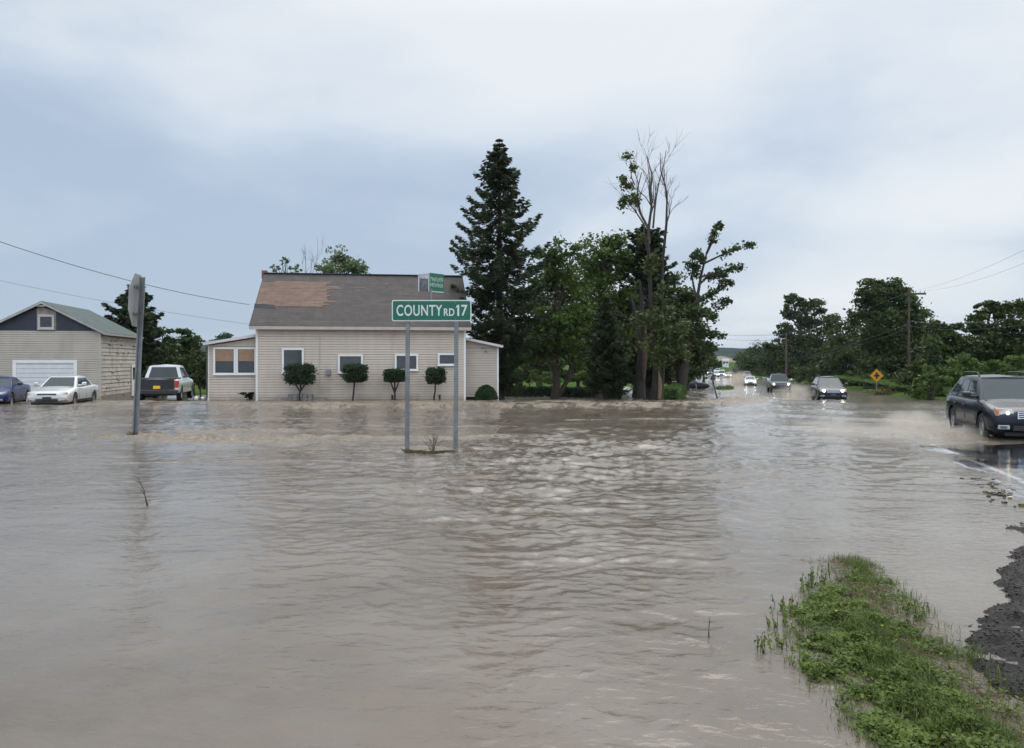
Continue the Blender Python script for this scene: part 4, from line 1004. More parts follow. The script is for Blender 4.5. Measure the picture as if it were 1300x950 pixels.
root = thing('round_bush', 'dense round bush on the ground before the annex', 'shrub', b)
n = 5200; d = rng.normal(size=(n, 3)); d /= np.linalg.norm(d, axis=1)[:, None]; d[:, 2] = np.abs(d[:, 2])
pts = d*np.array([.58, .52, .72])*(1+.06*fbm(d[:, 0]*3, d[:, 1]*3+d[:, 2]*2))[:, None]*rng.uniform(.85, 1.02, n)[:, None]
leaf_obj('foliage', quads(rng, pts, .08, .1, .7), rng.uniform(0, 1, n), leafmat('bush_leaves', (.014, .032, .010), (.045, .085, .025), .1, 3), root)
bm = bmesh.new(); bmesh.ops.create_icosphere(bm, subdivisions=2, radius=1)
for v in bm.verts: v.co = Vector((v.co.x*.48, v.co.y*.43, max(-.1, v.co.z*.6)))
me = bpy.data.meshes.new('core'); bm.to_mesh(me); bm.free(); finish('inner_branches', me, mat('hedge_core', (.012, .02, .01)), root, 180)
for i, (px, lb) in enumerate([(498, 'short post stub beside the third clipped shrub'), (558, 'short post stub beside the fourth clipped shrub')]):
    u, _ = Hs.hit(px, 505, -.8); mb = MB(); mb.tube([(0, 0, -.2), (0, 0, .24)], .05, 8); mb.tube([(0, 0, .24), (0, 0, .28)], [.09, .05], 8)
    o = mb.build('garden_stub', mat('stub_black', (.03, .03, .03), .6)); o.location = hloc(u, -.9, 0); tag(o, lb, 'garden light', 'garden stubs by the clipped shrubs')
for i, (px, r_) in enumerate([(249, .15), (257, .13)]):
    bm = bmesh.new(); bmesh.ops.create_icosphere(bm, subdivisions=2, radius=r_)
    rn = np.random.default_rng(i)
    for v in bm.verts: v.co *= rn.uniform(.85, 1.1); v.co.z *= .75
    me = bpy.data.meshes.new('rock'); bm.to_mesh(me); bm.free(); o = finish('white_rock', me, mat('white_rock', (.7, .68, .64), .8, var=.15), None, 60)
    p_ = P(px, 493, 60); o.location = (p_.x, 60, gz(p_.x, 60)+r_+.25); tag(o, ['larger white rock by the arborvitae row', 'smaller white rock next to the porch corner'][i], 'rock')

# ---- the garage
Gs = Local(127, 504, 44.8, R(10)); yawg = Gs.yaw
_, gze = Gs.hit(100, 420.5); gxp, gzp = Gs.hit(55, 385); gxl = 2*gxp
garage = thing('garage', 'tan gabled garage with green roof, navy gable and white overhead door', 'garage', Gs.o, yawg)
gd = 7.2; xl = gxl
mb = MB()
mb.box(xl+.03, -.03, .03, gd-.03, -.3, gze, 1)
clap(mb, (xl, 0, 0), (1, 0, 0), (0, -1, 0), -xl, 0, gze, .12, lip=3)
clap(mb, (xl, 0, 0), (0, 1, 0), (-1, 0, 0), gd, 0, gze, .12, lip=3)
clap(mb, (xl, gd, 0), (1, 0, 0), (0, 1, 0), -xl, 0, gze, .12, lip=3)
mb.box(-.05, .045, -.035, .05, -.2, gze, 0)
mb.build('wall', [SIDG, DRK, WHT, LAP_SHADE], garage)
mb = MB(); rng = np.random.default_rng(12)
clap(mb, (0, 0, 0), (0, 1, 0), (1, 0, 0), gd, .28, gze, .22, proud=.035, wob=lambda i: (.02*math.sin(i*2.1)), lip=1)
for k in range(14):   # loose ends and chips of the old boards
    y_ = rng.uniform(.3, gd-.5); z_ = rng.choice(np.arange(.28, gze-.3, .22)); mb.box(.03, .06+rng.uniform(0, .03), y_, y_+rng.uniform(.15, .8), z_-.05, z_+.015, 1)
side = mb.build('side_wall', [OLDW, mat('bare_board_lap_shade', (.31, .27, .22), .9, var=.4)], garage)  # second colour: bare wood on the chips, painted lap shadow on the lips
mb = MB(); mb.box(-.04, .03, .04, gd, -.3, .28); mb.build('foundation', BLOCK, garage)
rz_ = gzp; k3 = (rz_-gze)/(-gxp); 
mb = MB(); mb.prism([(xl+.02, gze+.003), (-.02, gze+.003), (gxp, rz_-.10)], 'y', .0, gd-.02)
mb.build('gable', mat('navy_board', (.022, .027, .045), .6, var=.25, scale=1.5), garage)
# ply panel with the gable window
pa, pz0 = Gs.hit(47, 421); pb, _ = Gs.hit(71.5, 421)
pgz = rz_-.26
mb = MB(); mb.prism([(pa, gze+.03), (pb, gze+.03), (pb, min(pgz, gze+.03+(0-pb)*k3-.15)), (gxp, pgz+.02), (pa, min(pgz, gze+.03+(pa-xl)*k3-.15))], 'y', -.03, -.001)
mb.build('weathered_panel', mat('ply', (.25, .22, .19), .85, var=.3, scale=6), garage)
wx0, wz1 = Gs.hit(48.5, 399.5); wx1, wz0 = Gs.hit(69.5, 418.5)
window(garage, 'gable_window', wx0, wx1, wz0, wz1, -.031, .12, outm=GREYT)
lx0, lz = Gs.hit(52, 387.5); MB().box(lx0-.2, lx0+.25, -.16, -.035, lz-.09, lz+.0).build('gable_light', WHT, garage, bevel=.02)
mb = MB(); oh = .35; ze_ = gze-oh*k3+.1
slab(mb, (xl-oh, gd+.2, ze_), (xl-oh, -.28, ze_), (gxp, -.28, rz_+.1), (gxp, gd+.2, rz_+.1), .10)
slab(mb, (oh, -.28, ze_), (oh, gd+.2, ze_), (gxp, gd+.2, rz_+.1), (gxp, -.28, rz_+.1), .10)
rf2 = mb.build('roof', GREENR, garage); add_uv(rf2, (0, 1, 0), Vector((-gxp, 0, rz_-gze)).normalized())
mb = MB()
for sg, x_e in ((1, xl-oh), (-1, oh)):
    mb.prism([(x_e, ze_-.13), (gxp, rz_-.05), (gxp, rz_+.075), (x_e, ze_-.01)], 'y', -.31, -.285)
mb.box(oh-.02, oh+.02, -.25, gd+.2, ze_-.12, ze_-.02)
mb.build('fascia', mat('fascia', (.34, .33, .30), .7, var=.2), rf2)
dx0, dz1 = Gs.hit(16.5, 457); dx1, _ = Gs.hit(98.5, 457)
mb = MB(); f_ = .17
mb.box(dx0, dx1, -.075, -.021, dz1-f_, dz1); mb.box(dx0, dx0+f_, -.072, -.021, -.1, dz1-f_); mb.box(dx1-f_, dx1, -.072, -.021, -.1, dz1-f_)
dr = mb.build('overhead_door', WHT, garage)
mb = MB(); zz = -.1; 
while zz < dz1-f_-.02:
    zt = min(zz+.235, dz1-f_-.002); mb.box(dx0+f_+.004, dx1-f_-.004, -.05, -.022, zz, zt-.022); zz += .235
mb.box(dx0+f_+.002, dx1-f_-.002, -.034, -.0215, -.1, dz1-f_-.001, 1)
mb.build('door_panels', [mat('door_white', (.60, .62, .64), .45, var=.06), mat('door_groove', (.3, .31, .32), .6)], dr)
sy, _ = 0, 0
sw = MB(); sw.box(.045, .09, gd-1.3, gd-.4, .05, 2.0); sd = sw.build('side_door', WHT, garage); MB().box(.091, .10, gd-1.15, gd-.55, 1.05, 1.8).build('pane', GLS, sd)
# ================================================================== vehicles
TYRE = mat('tyre', (.018, .018, .018), .85, var=.2, scale=8)
RIM = mat('alloy', (.55, .56, .58), .3, metal=.9, var=.1)
AGL = mat('car_glass', (.03, .045, .05), .03, var=.1)
AGL.node_tree.nodes['Principled BSDF'].inputs['Specular IOR Level'].default_value = .35
BLK = mat('black_plastic', (.018, .018, .019), .5, var=.2, scale=6)
CHR = mat('chrome', (.6, .61, .63), .18, metal=1, var=.05)
HLOFF = mat('headlamp_glass', (.45, .46, .47), .12, var=.3, scale=14)
HLON = mat('headlamp_lit', (.9, .9, .85), .3, emit=(1, .88, .66), es=9)
HLNEAR = mat('headlamp_lit_near', (.9, .9, .85), .3, emit=(1, .72, .38), es=3.0)
AMB = mat('amber_lamp', (.75, .22, .03), .3)
REDL = mat('red_lamp', (.45, .02, .015), .25)
def paint(name, col, rough=.3, metal=.2, dirt=(.20, .165, .13)):
    m = mat('paint_'+name, col, rough, metal if sum(col) > .5 else 0, var=.05, scale=1.5, coat=.9 if sum(col) > .5 else .25, dirt=None)
    if sum(col) < .5: m.node_tree.nodes['Principled BSDF'].inputs['Specular IOR Level'].default_value = .22
    return m

def boolean_cut(o, cutter):
    md = o.modifiers.new('c', 'BOOLEAN'); md.object = cutter; md.operation = 'DIFFERENCE'; md.solver = 'EXACT'
    dg = bpy.context.evaluated_depsgraph_get(); dg.update()
    me = bpy.data.meshes.new_from_object(o.evaluated_get(dg)); o.modifiers.clear(); old = o.data; o.data = me; bpy.data.meshes.remove(old)
    cm = cutter.data; bpy.data.objects.remove(cutter); bpy.data.meshes.remove(cm)

def car(name, label, cat, loc, ang, p, pm, lights=None, group=None, simple=False):
    """p: L,W, wb, fx (front axle x), r, top [(x,z)...] lower body top line, zb, gh greenhouse dict, extras"""
    root = thing(name, label, cat, loc, ang, group)
    L_, W_ = p['L'], p['W']; h = L_/2; w0 = W_/2
    xs = sorted(set(list(np.linspace(-h, h, 30))+[x for x, _ in p['top']]+[-h+.03, -h+.10, h-.03, h-.10]))
    tx = [x for x, _ in p['top']]; tz = [z for _, z in p['top']]
    vs = []; fs = []; n = 0
    for x in xs:
        e = max(0, (abs(x)-h*.72)/(h*.28)); wv = w0*(1-(.01 if p.get('flat') and x < 0 else .10)*e**2.6)
        if abs(abs(x)-h) < 1e-6: wv *= .96
        zt = np.interp(x, tx, tz); zb_ = p['zb']+.12*max(0, (abs(x)-h*.86)/(h*.14))**1.5
        if abs(abs(x)-h) < 1e-6: zt -= .05; zb_ += .04
        hh_ = zt-zb_; cr = .035
        sec = [(0, zb_), (.80*wv, zb_), (.94*wv, zb_+.05), (.985*wv, zb_+.2*hh_), (1.0*wv, zb_+.55*hh_), (.985*wv, zb_+.74*hh_), (.955*wv, zt-.06), (.90*wv, zt-.012), (.74*wv, zt+cr*.35), (.4*wv, zt+cr*.8), (0, zt+cr)]
        ring = sec+[(-a, b) for a, b in sec[-2:0:-1]]
        n = len(ring); vs += [(x, a, b) for a, b in ring]
    ns = len(xs)
    for i in range(ns-1):
        for k in range(n):
            k2 = (k+1) % n; fs.append((i*n+k, i*n+k2, (i+1)*n+k2, (i+1)*n+k))
    fs.append(tuple(range(n-1, -1, -1))); fs.append(tuple(range((ns-1)*n, ns*n)))
    mb = MB(); mb.add(vs, fs)
    kr = 0 if p.get('flat') else .03
    mb.v = [(x*(1-(.045 if x > 0 else kr)*(min(1, abs(y)/w0))**2.5*(abs(x)/h)**4), y, z) for x, y, z in mb.v]
    body = mb.build('body', pm, root)
    ax = [p['fx'], p['fx']-p['wb']]; r = p['r']
    if not simple:
        cb = MB()
        for x in ax:
            for sg in (-1, 1):
                y0, y1 = sorted((sg*(w0-.30), sg*(w0+.2)))
                cb.prism([(x+(r+.06)*math.cos(t), r+(r+.06)*math.sin(t)) for t in np.linspace(0, 2*math.pi, 25)[:-1]], 'y', y0, y1)
        c_ = cb.build('cut', BLK); c_.location = (0, 0, 0)
        body.parent = None; boolean_cut(body, c_); body.parent = root
    me = body.data
    me.polygons.foreach_set('use_smooth', np.ones(len(me.polygons), bool)); me.set_sharp_from_angle(angle=R(38))
    # cabin
    g = p['gh']; xf, xr, rf, rr, zb_, zr, wb_, wr = [g[k] for k in ('xf', 'xr', 'rf', 'rr', 'zb', 'zr', 'wb', 'wr')]
    mb = MB(); zb2 = zb_-.06
    rows = []
    def rowpts(t):   # t 0 front .. 1 rear along roof; base
        return (xf+(xr-xf)*t, rf+(rr-rf)*t)
    T_ = [0, .25, .5, .75, 1]; vs = []
    for t in T_:
        xb, xt = rowpts(t); crn = .045*math.sin(math.pi*(.15+.7*t)); 
        zt_ = zr-(.03 if t in (0, 1) else 0)
        vs += [(xb, wb_, zb2), (xt, wr, zt_-.03), (xt, wr*.9, zt_), (xt, 0, zt_+crn), (xt, -wr*.9, zt_), (xt, -wr, zt_-.03), (xb, -wb_, zb2)]
    fs = []
    for i in range(4):
        for k in range(6): fs.append((i*7+k, i*7+k+1, (i+1)*7+k+1, (i+1)*7+k))
    fs += [(6, 5, 1, 0), (5, 4, 3, 2, 1), (28, 29, 33, 34), (29, 30, 31, 32, 33), (0, 7, 14, 21, 28, 34, 27, 20, 13, 6)]
    cab = mb.add(vs, fs).build('cabin', g.get('mat', pm), root, 45, bevel=.03)
    # glass: panels lying 8 mm outside the cabin planes
    def patch(A, B, C, D, u0, u1, v0, v1, u0t=None, u1t=None, off=.014):
        A, B, C, D = map(Vector, (A, B, C, D)); nn = (B-A).cross(D-A).normalized()
        ctr = Vector(((xf+xr)/2, 0, zb_)); 
        if nn.dot((A+C)/2-ctr) < 0: nn = -nn
        u0t = u0 if u0t is None else u0t; u1t = u1 if u1t is None else u1t
        q = lambda u, v: (A.lerp(B, u)).lerp(D.lerp(C, u), v)+nn*off
        q2 = lambda u, v: (A.lerp(B, u)).lerp(D.lerp(C, u), v)-nn*.004
        pp_ = [(u0, v0), (u1, v0), (u1t, v1), (u0t, v1)]
        return [q(*x_) for x_ in pp_]+[q2(*x_) for x_ in pp_]
    BX = [(0, 1, 2, 3), (7, 6, 5, 4), (0, 4, 5, 1), (1, 5, 6, 2), (2, 6, 7, 3), (3, 7, 4, 0)]
    zt0 = zr-.06
    FL, FR = (xf, wb_, zb2), (xf, -wb_, zb2); TFL, TFR = (rf, wr, zt0), (rf, -wr, zt0)
    RL, RR = (xr, wb_, zb2), (xr, -wb_, zb2); TRL, TRR = (rr, wr, zt0), (rr, -wr, zt0)
    MB().add(patch(FL, FR, TFR, TFL, .06, .94, .12, .96), BX).build('windscreen', AGL, cab)
    MB().add(patch(RL, RR, TRR, TRL, .10, .90, .22 if not g.get('tall') else .1, .94), BX).build('rear_window', AGL, cab)
    for (a_, b_, c_, d_) in ((RL, FL, TFL, TRL), (RR, FR, TFR, TRR)):
        for (u0, u1) in g.get('side', [(.08, .50), (.53, .93)]):
            MB().add(patch(a_, b_, c_, d_, u0, u1, .16, .90), BX).build('side_window', AGL, cab)
    # wheels
    for x in ax:
        for sg in (-1, 1):
            mb = MB(); tw = .21; yc = sg*(w0-.02-tw/2)
            prof_ = [(r*.66, -tw/2), (r*.93, -tw/2), (r, -tw*.34), (r, tw*.34), (r*.93, tw/2), (r*.66, tw/2)]
            nn = 26
            for i in range(len(prof_)):
                a_ = prof_[i]; b_ = prof_[(i+1) % len(prof_)]
                for k in range(nn):
                    t0, t1 = 2*math.pi*k/nn, 2*math.pi*(k+1)/nn
                    mb.add([(a_[0]*math.cos(t0), a_[1], a_[0]*math.sin(t0)), (a_[0]*math.cos(t1), a_[1], a_[0]*math.sin(t1)), (b_[0]*math.cos(t1), b_[1], b_[0]*math.sin(t1)), (b_[0]*math.cos(t0), b_[1], b_[0]*math.sin(t0))], [(0, 1, 2, 3)])
            wh = mb.build('wheel', TYRE, root, 40); wh.location = (x, yc, r)
            if not simple:
                mb = MB(); yo = sg*tw*.30
                for k in range(nn):   # rim barrel
                    t0, t1 = 2*math.pi*k/nn, 2*math.pi*(k+1)/nn
                    for (ra, ya, rb, yb) in ((r*.68, sg*tw*.42, r*.60, sg*tw*.36), (r*.60, sg*tw*.36, r*.58, 0)):
                        mb.add([(ra*math.cos(t0), ya, ra*math.sin(t0)), (ra*math.cos(t1), ya, ra*math.sin(t1)), (rb*math.cos(t1), yb, rb*math.sin(t1)), (rb*math.cos(t0), yb, rb*math.sin(t0))], [(0, 1, 2, 3)])
                for k in range(5):
                    t0 = 2*math.pi*k/5+.3; d_ = Vector((math.cos(t0), 0, math.sin(t0))); e_ = Vector((-d_.z, 0, d_.x))
                    A = [d_*r*.08+e_*.05, d_*r*.08-e_*.05, d_*r*.62-e_*.035, d_*r*.62+e_*.035]
                    mb.add([a_+Vector((0, yo, 0)) for a_ in A]+[a_+Vector((0, yo*.6, 0)) for a_ in A], BX)
                mb.prism([(r*.14*math.cos(t), r*.14*math.sin(t)) for t in np.linspace(0, 2*math.pi, 13)[:-1]], 'y', min(yo*.5, yo*1.1), max(yo*.5, yo*1.1))
                mb.prism([(r*.57*math.cos(t), r*.57*math.sin(t)) for t in np.linspace(0, 2*math.pi, 17)[:-1]], 'y', -.02, .02, 1)
                mb.build('rim', [RIM, BLK], wh)
    # underbody
    mb = MB(); mb.box(-h*.9, h*.9, -w0*.62, w0*.62, p['zb']-.06, p['zb']+.15)
    mb.build('underbody', BLK, root)
    # front and rear details; a helper that hugs the nose
    def nose(y, z, sgn=1):
        e = 1.0; wv = w0
        x = h*(1-(.045 if sgn > 0 else kr)*(abs(y)/w0)**2.5)
        return sgn*x
    def panel(nm, y0, y1, z0, z1, m, sgn=1, dep=.03, tilt=0, z0b=None, z1b=None, par=body, off=0):
        z0b = z0 if z0b is None else z0b; z1b = z1 if z1b is None else z1b
        a_, b_ = nose(y0, 0, sgn)+sgn*off, nose(y1, 0, sgn)+sgn*off
        vs = [(a_+sgn*dep, y0, z0), (b_+sgn*dep, y1, z0b), (b_+sgn*(dep-tilt), y1, z1b), (a_+sgn*(dep-tilt), y0, z1),
              (a_-sgn*.12, y0, z0), (b_-sgn*.12, y1, z0b), (b_-sgn*.12, y1, z1b), (a_-sgn*.12, y0, z1)]
        return MB().add(vs, BX).build(nm, m, par, bevel=.012 if not simple else 0)
    f = p['front']
    for sg in (-1, 1):
        o = f.get('hoff', -.03)
        hl = panel('headlight', sg*f['hy0'], sg*f['hy1'], f['hz0'], f['hz1'], HLOFF, z0b=f['hz0']+.03, z1b=f['hz1']+.04, off=o, tilt=.05)
        if lights:
            yy = sg*(f['hy0']+.13); bm = bmesh.new(); bmesh.ops.create_uvsphere(bm, u_segments=12, v_segments=8, radius=.04 if lights == 'near' else .085)
            me = bpy.data.meshes.new('bulb'); bm.to_mesh(me); bm.free(); bo = finish('lamp', me, HLNEAR if lights == 'near' else HLON, hl, 180); bo.location = (nose(yy, 0)-.03+(.0 if lights == 'near' else .02), yy, (f['hz0']+f['hz1'])/2)
        if f.get('amber'): panel('indicator', sg*(f['hy1']-.07), sg*(f['hy1']-.005), f['hz0']+.06, f['hz1']+.01, AMB, off=o+.012)
        rl = p['rear']; panel('taillight', sg*rl['y0'], sg*rl['y1'], rl['z0'], rl['z1'], REDL, -1, off=.0)
    if f.get('gz0'):
        gr = panel('grille', -f['gy'], f['gy'], f['gz0'], f['gz1'], f.get('gm', BLK), off=-.01, tilt=.02)
        if f.get('bars'):
            mb = MB(); nb = f['bars']
            for k in range(nb):
                zz = f['gz0']+(k+.5)*(f['gz1']-f['gz0'])/nb; mb.box(h+.01, h+.035, -f['gy']+.02, f['gy']-.02, zz-.012, zz+.012)
            mb.box(h-.0, h+.032, -f['gy']-.01, -f['gy']+.02, f['gz0'], f['gz1']); mb.box(h, h+.032, f['gy']-.02, f['gy']+.01, f['gz0'], f['gz1'])
            mb.build('grille_bars', CHR, gr)
    panel('lower_intake', -w0*.5, w0*.5, p['zb']+.08, p['zb']+.2, BLK, off=-.012)
    pl_ = panel('number_plate', -.16, .16, f['pz'], f['pz']+.15, f.get('pm', mat('dark_plate', (.05, .06, .08), .5)), off=.005)
    rear = p['rear']
    panel('number_plate', -.16, .16, rear['pz'], rear['pz']+.15, mat('amber_plate', (.75, .38, .04), .5), -1, off=rear.get('poff', .01))
    if not simple:
        if f.get('fog'):
            for sg in (-1, 1):
                fo_ = panel('fog_lamp_bezel', sg*f['fog'][0], sg*f['fog'][1], f['fog'][2], f['fog'][3], mat('silver_trim', (.42, .43, .45), .4, metal=.5), off=-.015)
                panel('fog_lamp', sg*(f['fog'][0]+.05), sg*(f['fog'][0]+.2), f['fog'][2]+.02, f['fog'][3]-.02, mat('fog_glass', (.10, .10, .11), .15), par=fo_, off=-.005)
        for sg in (-1, 1):   # mirrors, handles, sills, door seams
            mz_ = g['zb']+.06; mx_ = xf-(.42 if not g.get('tall') else .2)
            ybase = wb_*sg
            mb = MB(); mb.prism([(mx_-.06, mz_), (mx_+.06, mz_+.02), (mx_+.07, mz_+.13), (mx_-.06, mz_+.17)], 'y', min(sg*(w0+.03), sg*(w0+.21)), max(sg*(w0+.03), sg*(w0+.21)))
            mb.box(mx_-.03, mx_+.04, min(sg*(w0-.14), sg*(w0+.04)), max(sg*(w0-.14), sg*(w0+.04)), mz_+.0, mz_+.06)
            mb.build('wing_mirror', p.get('mirror', pm), cab, bevel=.02)
            for hx in p.get('doors', [-.05, -.95]):
                hb = body; zz = p['zb']+(np.interp(hx, tx, tz)-p['zb'])*.78
                MB().box(hx-.11, hx+.09, min(sg*(w0*.975), sg*(w0*.975+.035)), max(sg*(w0*.975), sg*(w0*.975+.035)), zz-.015, zz+.02).build('door_handle', p.get('handle', pm), body, bevel=.01)
            mb = MB()
            for sx in p.get('seams', [.95, -.02, -.98]):
                zt_ = float(np.interp(sx, tx, tz))-.07; zb3 = p['zb']+.1; hh_ = zt_+.06-p['zb']
                a_ = sg*(w0*1.0+.0015); 
                mb.box(sx-.008, sx+.008, min(a_, a_-sg*.02), max(a_, a_-sg*.02), p['zb']+.3*hh_, p['zb']+.62*hh_)
            mb.build('door_seam', BLK, body)
            MB().box(ax[1]+r+.08, ax[0]-r-.08, min(sg*w0*.93, sg*(w0*1.0+.004)), max(sg*w0*.93, sg*(w0*1.0+.004)), p['zb']+.03, p['zb']+.14).build('sill', p.get('sillm', BLK), body)
        if p.get('rails'):
            for sg in (-1, 1):
                mb = MB(); yy = sg*(wr-.05); zr_ = zr+.02
                mb.tube([(rf-.22, yy, zr_-.02), (rf-.32, yy, zr_+.07), ((rf+rr)/2, yy, zr_+.085), (rr+.22, yy, zr_+.07), (rr+.1, yy, zr_-.02)], .022, 8)
                mb.build('roof_rail', BLK, cab, 60)
        if g.get('roofm'):
            pass
        MB().box(xf-.03+.02, xf+.06, -wb_*.86, wb_*.86, zb2+.055, zb2+.075).build('wiper_cowl', BLK, cab)
    return root, body, cab, panel

wagon = dict(L=4.78, W=1.82, wb=2.74, fx=1.44, r=.345, zb=.24,
    top=[(-2.39, .86), (-2.3, .98), (-1.6, 1.02), (0, .99), (.9, 1.0), (1.5, .95), (2.1, .83), (2.3, .74), (2.39, .68)],
    gh=dict(xf=1.12, xr=-2.22, rf=.22, rr=-1.62, zb=.98, zr=1.58, wb=.84, wr=.60, side=[(.06, .30), (.335, .60), (.63, .90)]),
    front=dict(hy0=.42, hy1=.80, hz0=.645, hz1=.82, amber=True, gz0=.60, gz1=.78, gy=.36, bars=4, pz=.40, fog=(.52, .76, .35, .45), hoff=-.045),
    rear=dict(y0=.52, y1=.79, z0=.78, z1=.98, pz=.7), rails=True, mirror=None, seams=[.98, .02, -.92])
wagon['mirror'] = BLK
sedan = dict(L=4.6, W=1.74, wb=2.64, fx=1.38, r=.31, zb=.20,
    top=[(-2.3, .80), (-2.2, .90), (-1.5, .93), (0, .87), (.9, .88), (1.5, .80), (2.1, .69), (2.25, .63), (2.3, .58)],
    gh=dict(xf=1.06, xr=-1.62, rf=.30, rr=-.92, zb=.86, zr=1.36, wb=.78, wr=.56, side=[(.10, .46), (.49, .90)]),
    front=dict(hy0=.42, hy1=.78, hz0=.56, hz1=.655, amber=True, gz0=.56, gz1=.63, gy=.38, pz=.34, hoff=-.03, fog=(.5, .7, .30, .38), pm=mat('black_plate', (.02, .02, .025), .4)),
    rear=dict(y0=.45, y1=.75, z0=.62, z1=.78, pz=.6), seams=[.9, -.05, -.85], doors=[-.0, -.78])
coupe = dict(sedan); coupe['gh'] = dict(sedan['gh'], zr=1.30, rr=-.7, xr=-1.75)
pickup = dict(L=5.6, W=2.0, wb=3.6, fx=1.85, r=.39, zb=.40,
    top=[(-2.8, 1.08), (-2.7, 1.13), (0, 1.13), (1.1, 1.13), (1.7, 1.10), (2.5, 1.04), (2.72, .98), (2.8, .92)],
    gh=dict(xf=1.32, xr=-1.02, rf=.62, rr=-.80, zb=1.12, zr=1.80, wb=.92, wr=.70, side=[(.06, .40), (.44, .90)], tall=True),
    front=dict(hy0=.55, hy1=.92, hz0=.75, hz1=.95, gz0=.7, gz1=.96, gy=.5, bars=3, pz=.5),
    rear=dict(y0=.80, y1=.985, z0=.72, z1=1.06, pz=.66, poff=.035), flat=True, seams=[1.15, .1, -.85], doors=[.25, -.65])
suv = dict(L=4.75, W=1.90, wb=2.72, fx=1.42, r=.37, zb=.33,
    top=[(-2.37, 1.0), (-2.3, 1.08), (0, 1.08), (.9, 1.10), (1.6, 1.06), (2.15, .98), (2.3, .88), (2.37, .80)],
    gh=dict(xf=1.12, xr=-2.2, rf=.42, rr=-1.95, zb=1.08, zr=1.74, wb=.86, wr=.68, side=[(.06, .30), (.335, .60), (.63, .92)]),
    front=dict(hy0=.52, hy1=.86, hz0=.76, hz1=.93, gz0=.72, gz1=.90, gy=.42, bars=3, pz=.45),
    rear=dict(y0=.55, y1=.82, z0=.85, z1=1.05, pz=.7), rails=True)

DN = math.atan2(-1, -.262)
NAVY = paint('navy', (.009, .013, .022), .25, .3)
# the near wagon: right wheels on the outer lane
t_ = Vector((12.15, 22.0)); lat = Vector((math.cos(DN+math.pi/2), math.sin(DN+math.pi/2)))
ctr = t_+lat*.80+Vector((.25, -.9))*.0
car('station_wagon', 'dark navy station wagon with roof rails driving through the water at the right edge', 'car', (ctr.x, ctr.y, -.05), DN, wagon, NAVY, 'near')
s4 = Vector(((1056-650)/F*53.0, 53.0, float(prof(53.0)))); hd_ = Vector((math.cos(DN), math.sin(DN), 0))
car('station_wagon', 'dark car with both headlights lit, second in line, throwing spray', 'car', (s4.x-hd_.x*2, s4.y-hd_.y*2, s4.z-.08), DN+.02, wagon, paint('deep_blue', (.012, .017, .032), .25, .3), 'far')
s5 = G(990, 498)
car('pickup_truck', 'dark pickup with lit headlights and pale wide mirrors, third in line', 'truck', (s5.x+.5, s5.y+1.9, s5.z-.05), DN+.03, dict(pickup, mirror=paint('pale', (.6, .6, .6))), paint('graphite', (.03, .033, .038), .3, .3), 'far')
s6 = G(955.5, 490)
car('sedan', 'white sedan ahead of the brown splash, headlights mirrored in the road', 'car', (s6.x, s6.y+1.2, s6.z-.03), DN, dict(sedan), paint('white', (.60, .62, .64), .35, 0), 'far')
far = [(948, 482, 'grey hatchback half hidden behind the white sedan', suv, (.16, .16, .17), None),
       (925, 480, 'small silver car right of the headlight cluster', sedan, (.4, .42, .44), 'far'),
       (916.5, 479.5, 'broad silver car with bright lamps, centre of the far queue', suv, (.5, .52, .54), 'far'),
       (908, 478.5, 'car with dazzling lamps at the left of the far queue', sedan, (.3, .31, .33), 'far'),
       (902, 477, 'dark car at the left rim of the far queue', suv, (.05, .06, .08), 'far'),
       (911, 473, 'white van behind the far queue', suv, (.62, .64, .67), None),
       (904, 471, 'pale blue car behind the far queue at the left', suv, (.45, .52, .62), None),
       (917, 471.5, 'light grey car at the back of the far queue', sedan, (.45, .46, .48), None)]
for (px, py, lb, pr, cl, li) in far:
    s = G(px, py); s.y = min(s.y, 285); s.x = (px-650)/F*s.y
    car('distant_car', lb, 'car', (s.x, s.y, float(prof(s.y))-.02), DN-.04, pr, paint('far_'+lb[:9], cl, .4, 0), li, group='cars queuing in the flood far down the road', simple=True)
sg_ = Vector(((938-650)/F*262, 262, gz((938-650)/F*262, 262)))
car('parked_car', 'dark car parked on the grass above the splash', 'car', sg_, DN+1.2, suv, paint('slate', (.05, .06, .07), .35), None, simple=True)
s7 = Vector(((873-650)/F*92, 92, float(prof(92))))
car('parked_car', 'low dark car parked side-on beyond the green hedge', 'car', s7, R(5), sedan, paint('black', (.02, .022, .03), .3), None, simple=True)

# left: the pale sedan, the blue car, the white pickup
def facing(px, Y, extra):      # heading pointed at the camera and then turned by extra
    x = (px-650)/F*Y; return math.atan2(-Y, -x)+extra
yS = 36.6; xS = (69-650)/F*yS
car('sedan', 'pale silver sedan standing in shallow water before the garage door', 'car', (xS, yS+.9, -.07), math.atan2(-.98, .20)-.02, sedan, paint('champagne', (.56, .56, .53), .35, .25), None)
yB = 36.9; xB = (-12-650)/F*yB
car('hatchback', 'blue car cut by the left edge of the photo', 'car', (xB, yB+.6, -.07), math.atan2(-.93, .30)-.0, coupe, paint('blue', (.008, .024, .10), .25, .3), None)
yP = 41.2; xP = (197-650)/F*yP
r_, body_, cab_, panel_ = car('pickup_truck', 'white pickup with a black tailgate parked by the garage side wall', 'truck', (xP, yP+1.4, -.05), R(90+13.5), dict(pickup, mirror=BLK, sillm=paint('white2', (.66, .67, .68), .35, 0)), paint('white2', (.66, .67, .68), .35, 0), None)
panel_('tailgate', -.79, .79, .62, 1.13, mat('black_tailgate', (.012, .013, .018), .55, var=.3, scale=3), -1, off=.012)
panel_('rear_bumper', -.96, .96, .42, .60, BLK, -1, off=.03)
MB().box(-2.74, -1.06, -.86, .86, 1.10, 1.185).build('bed_cover', BLK, body_, bevel=.02)
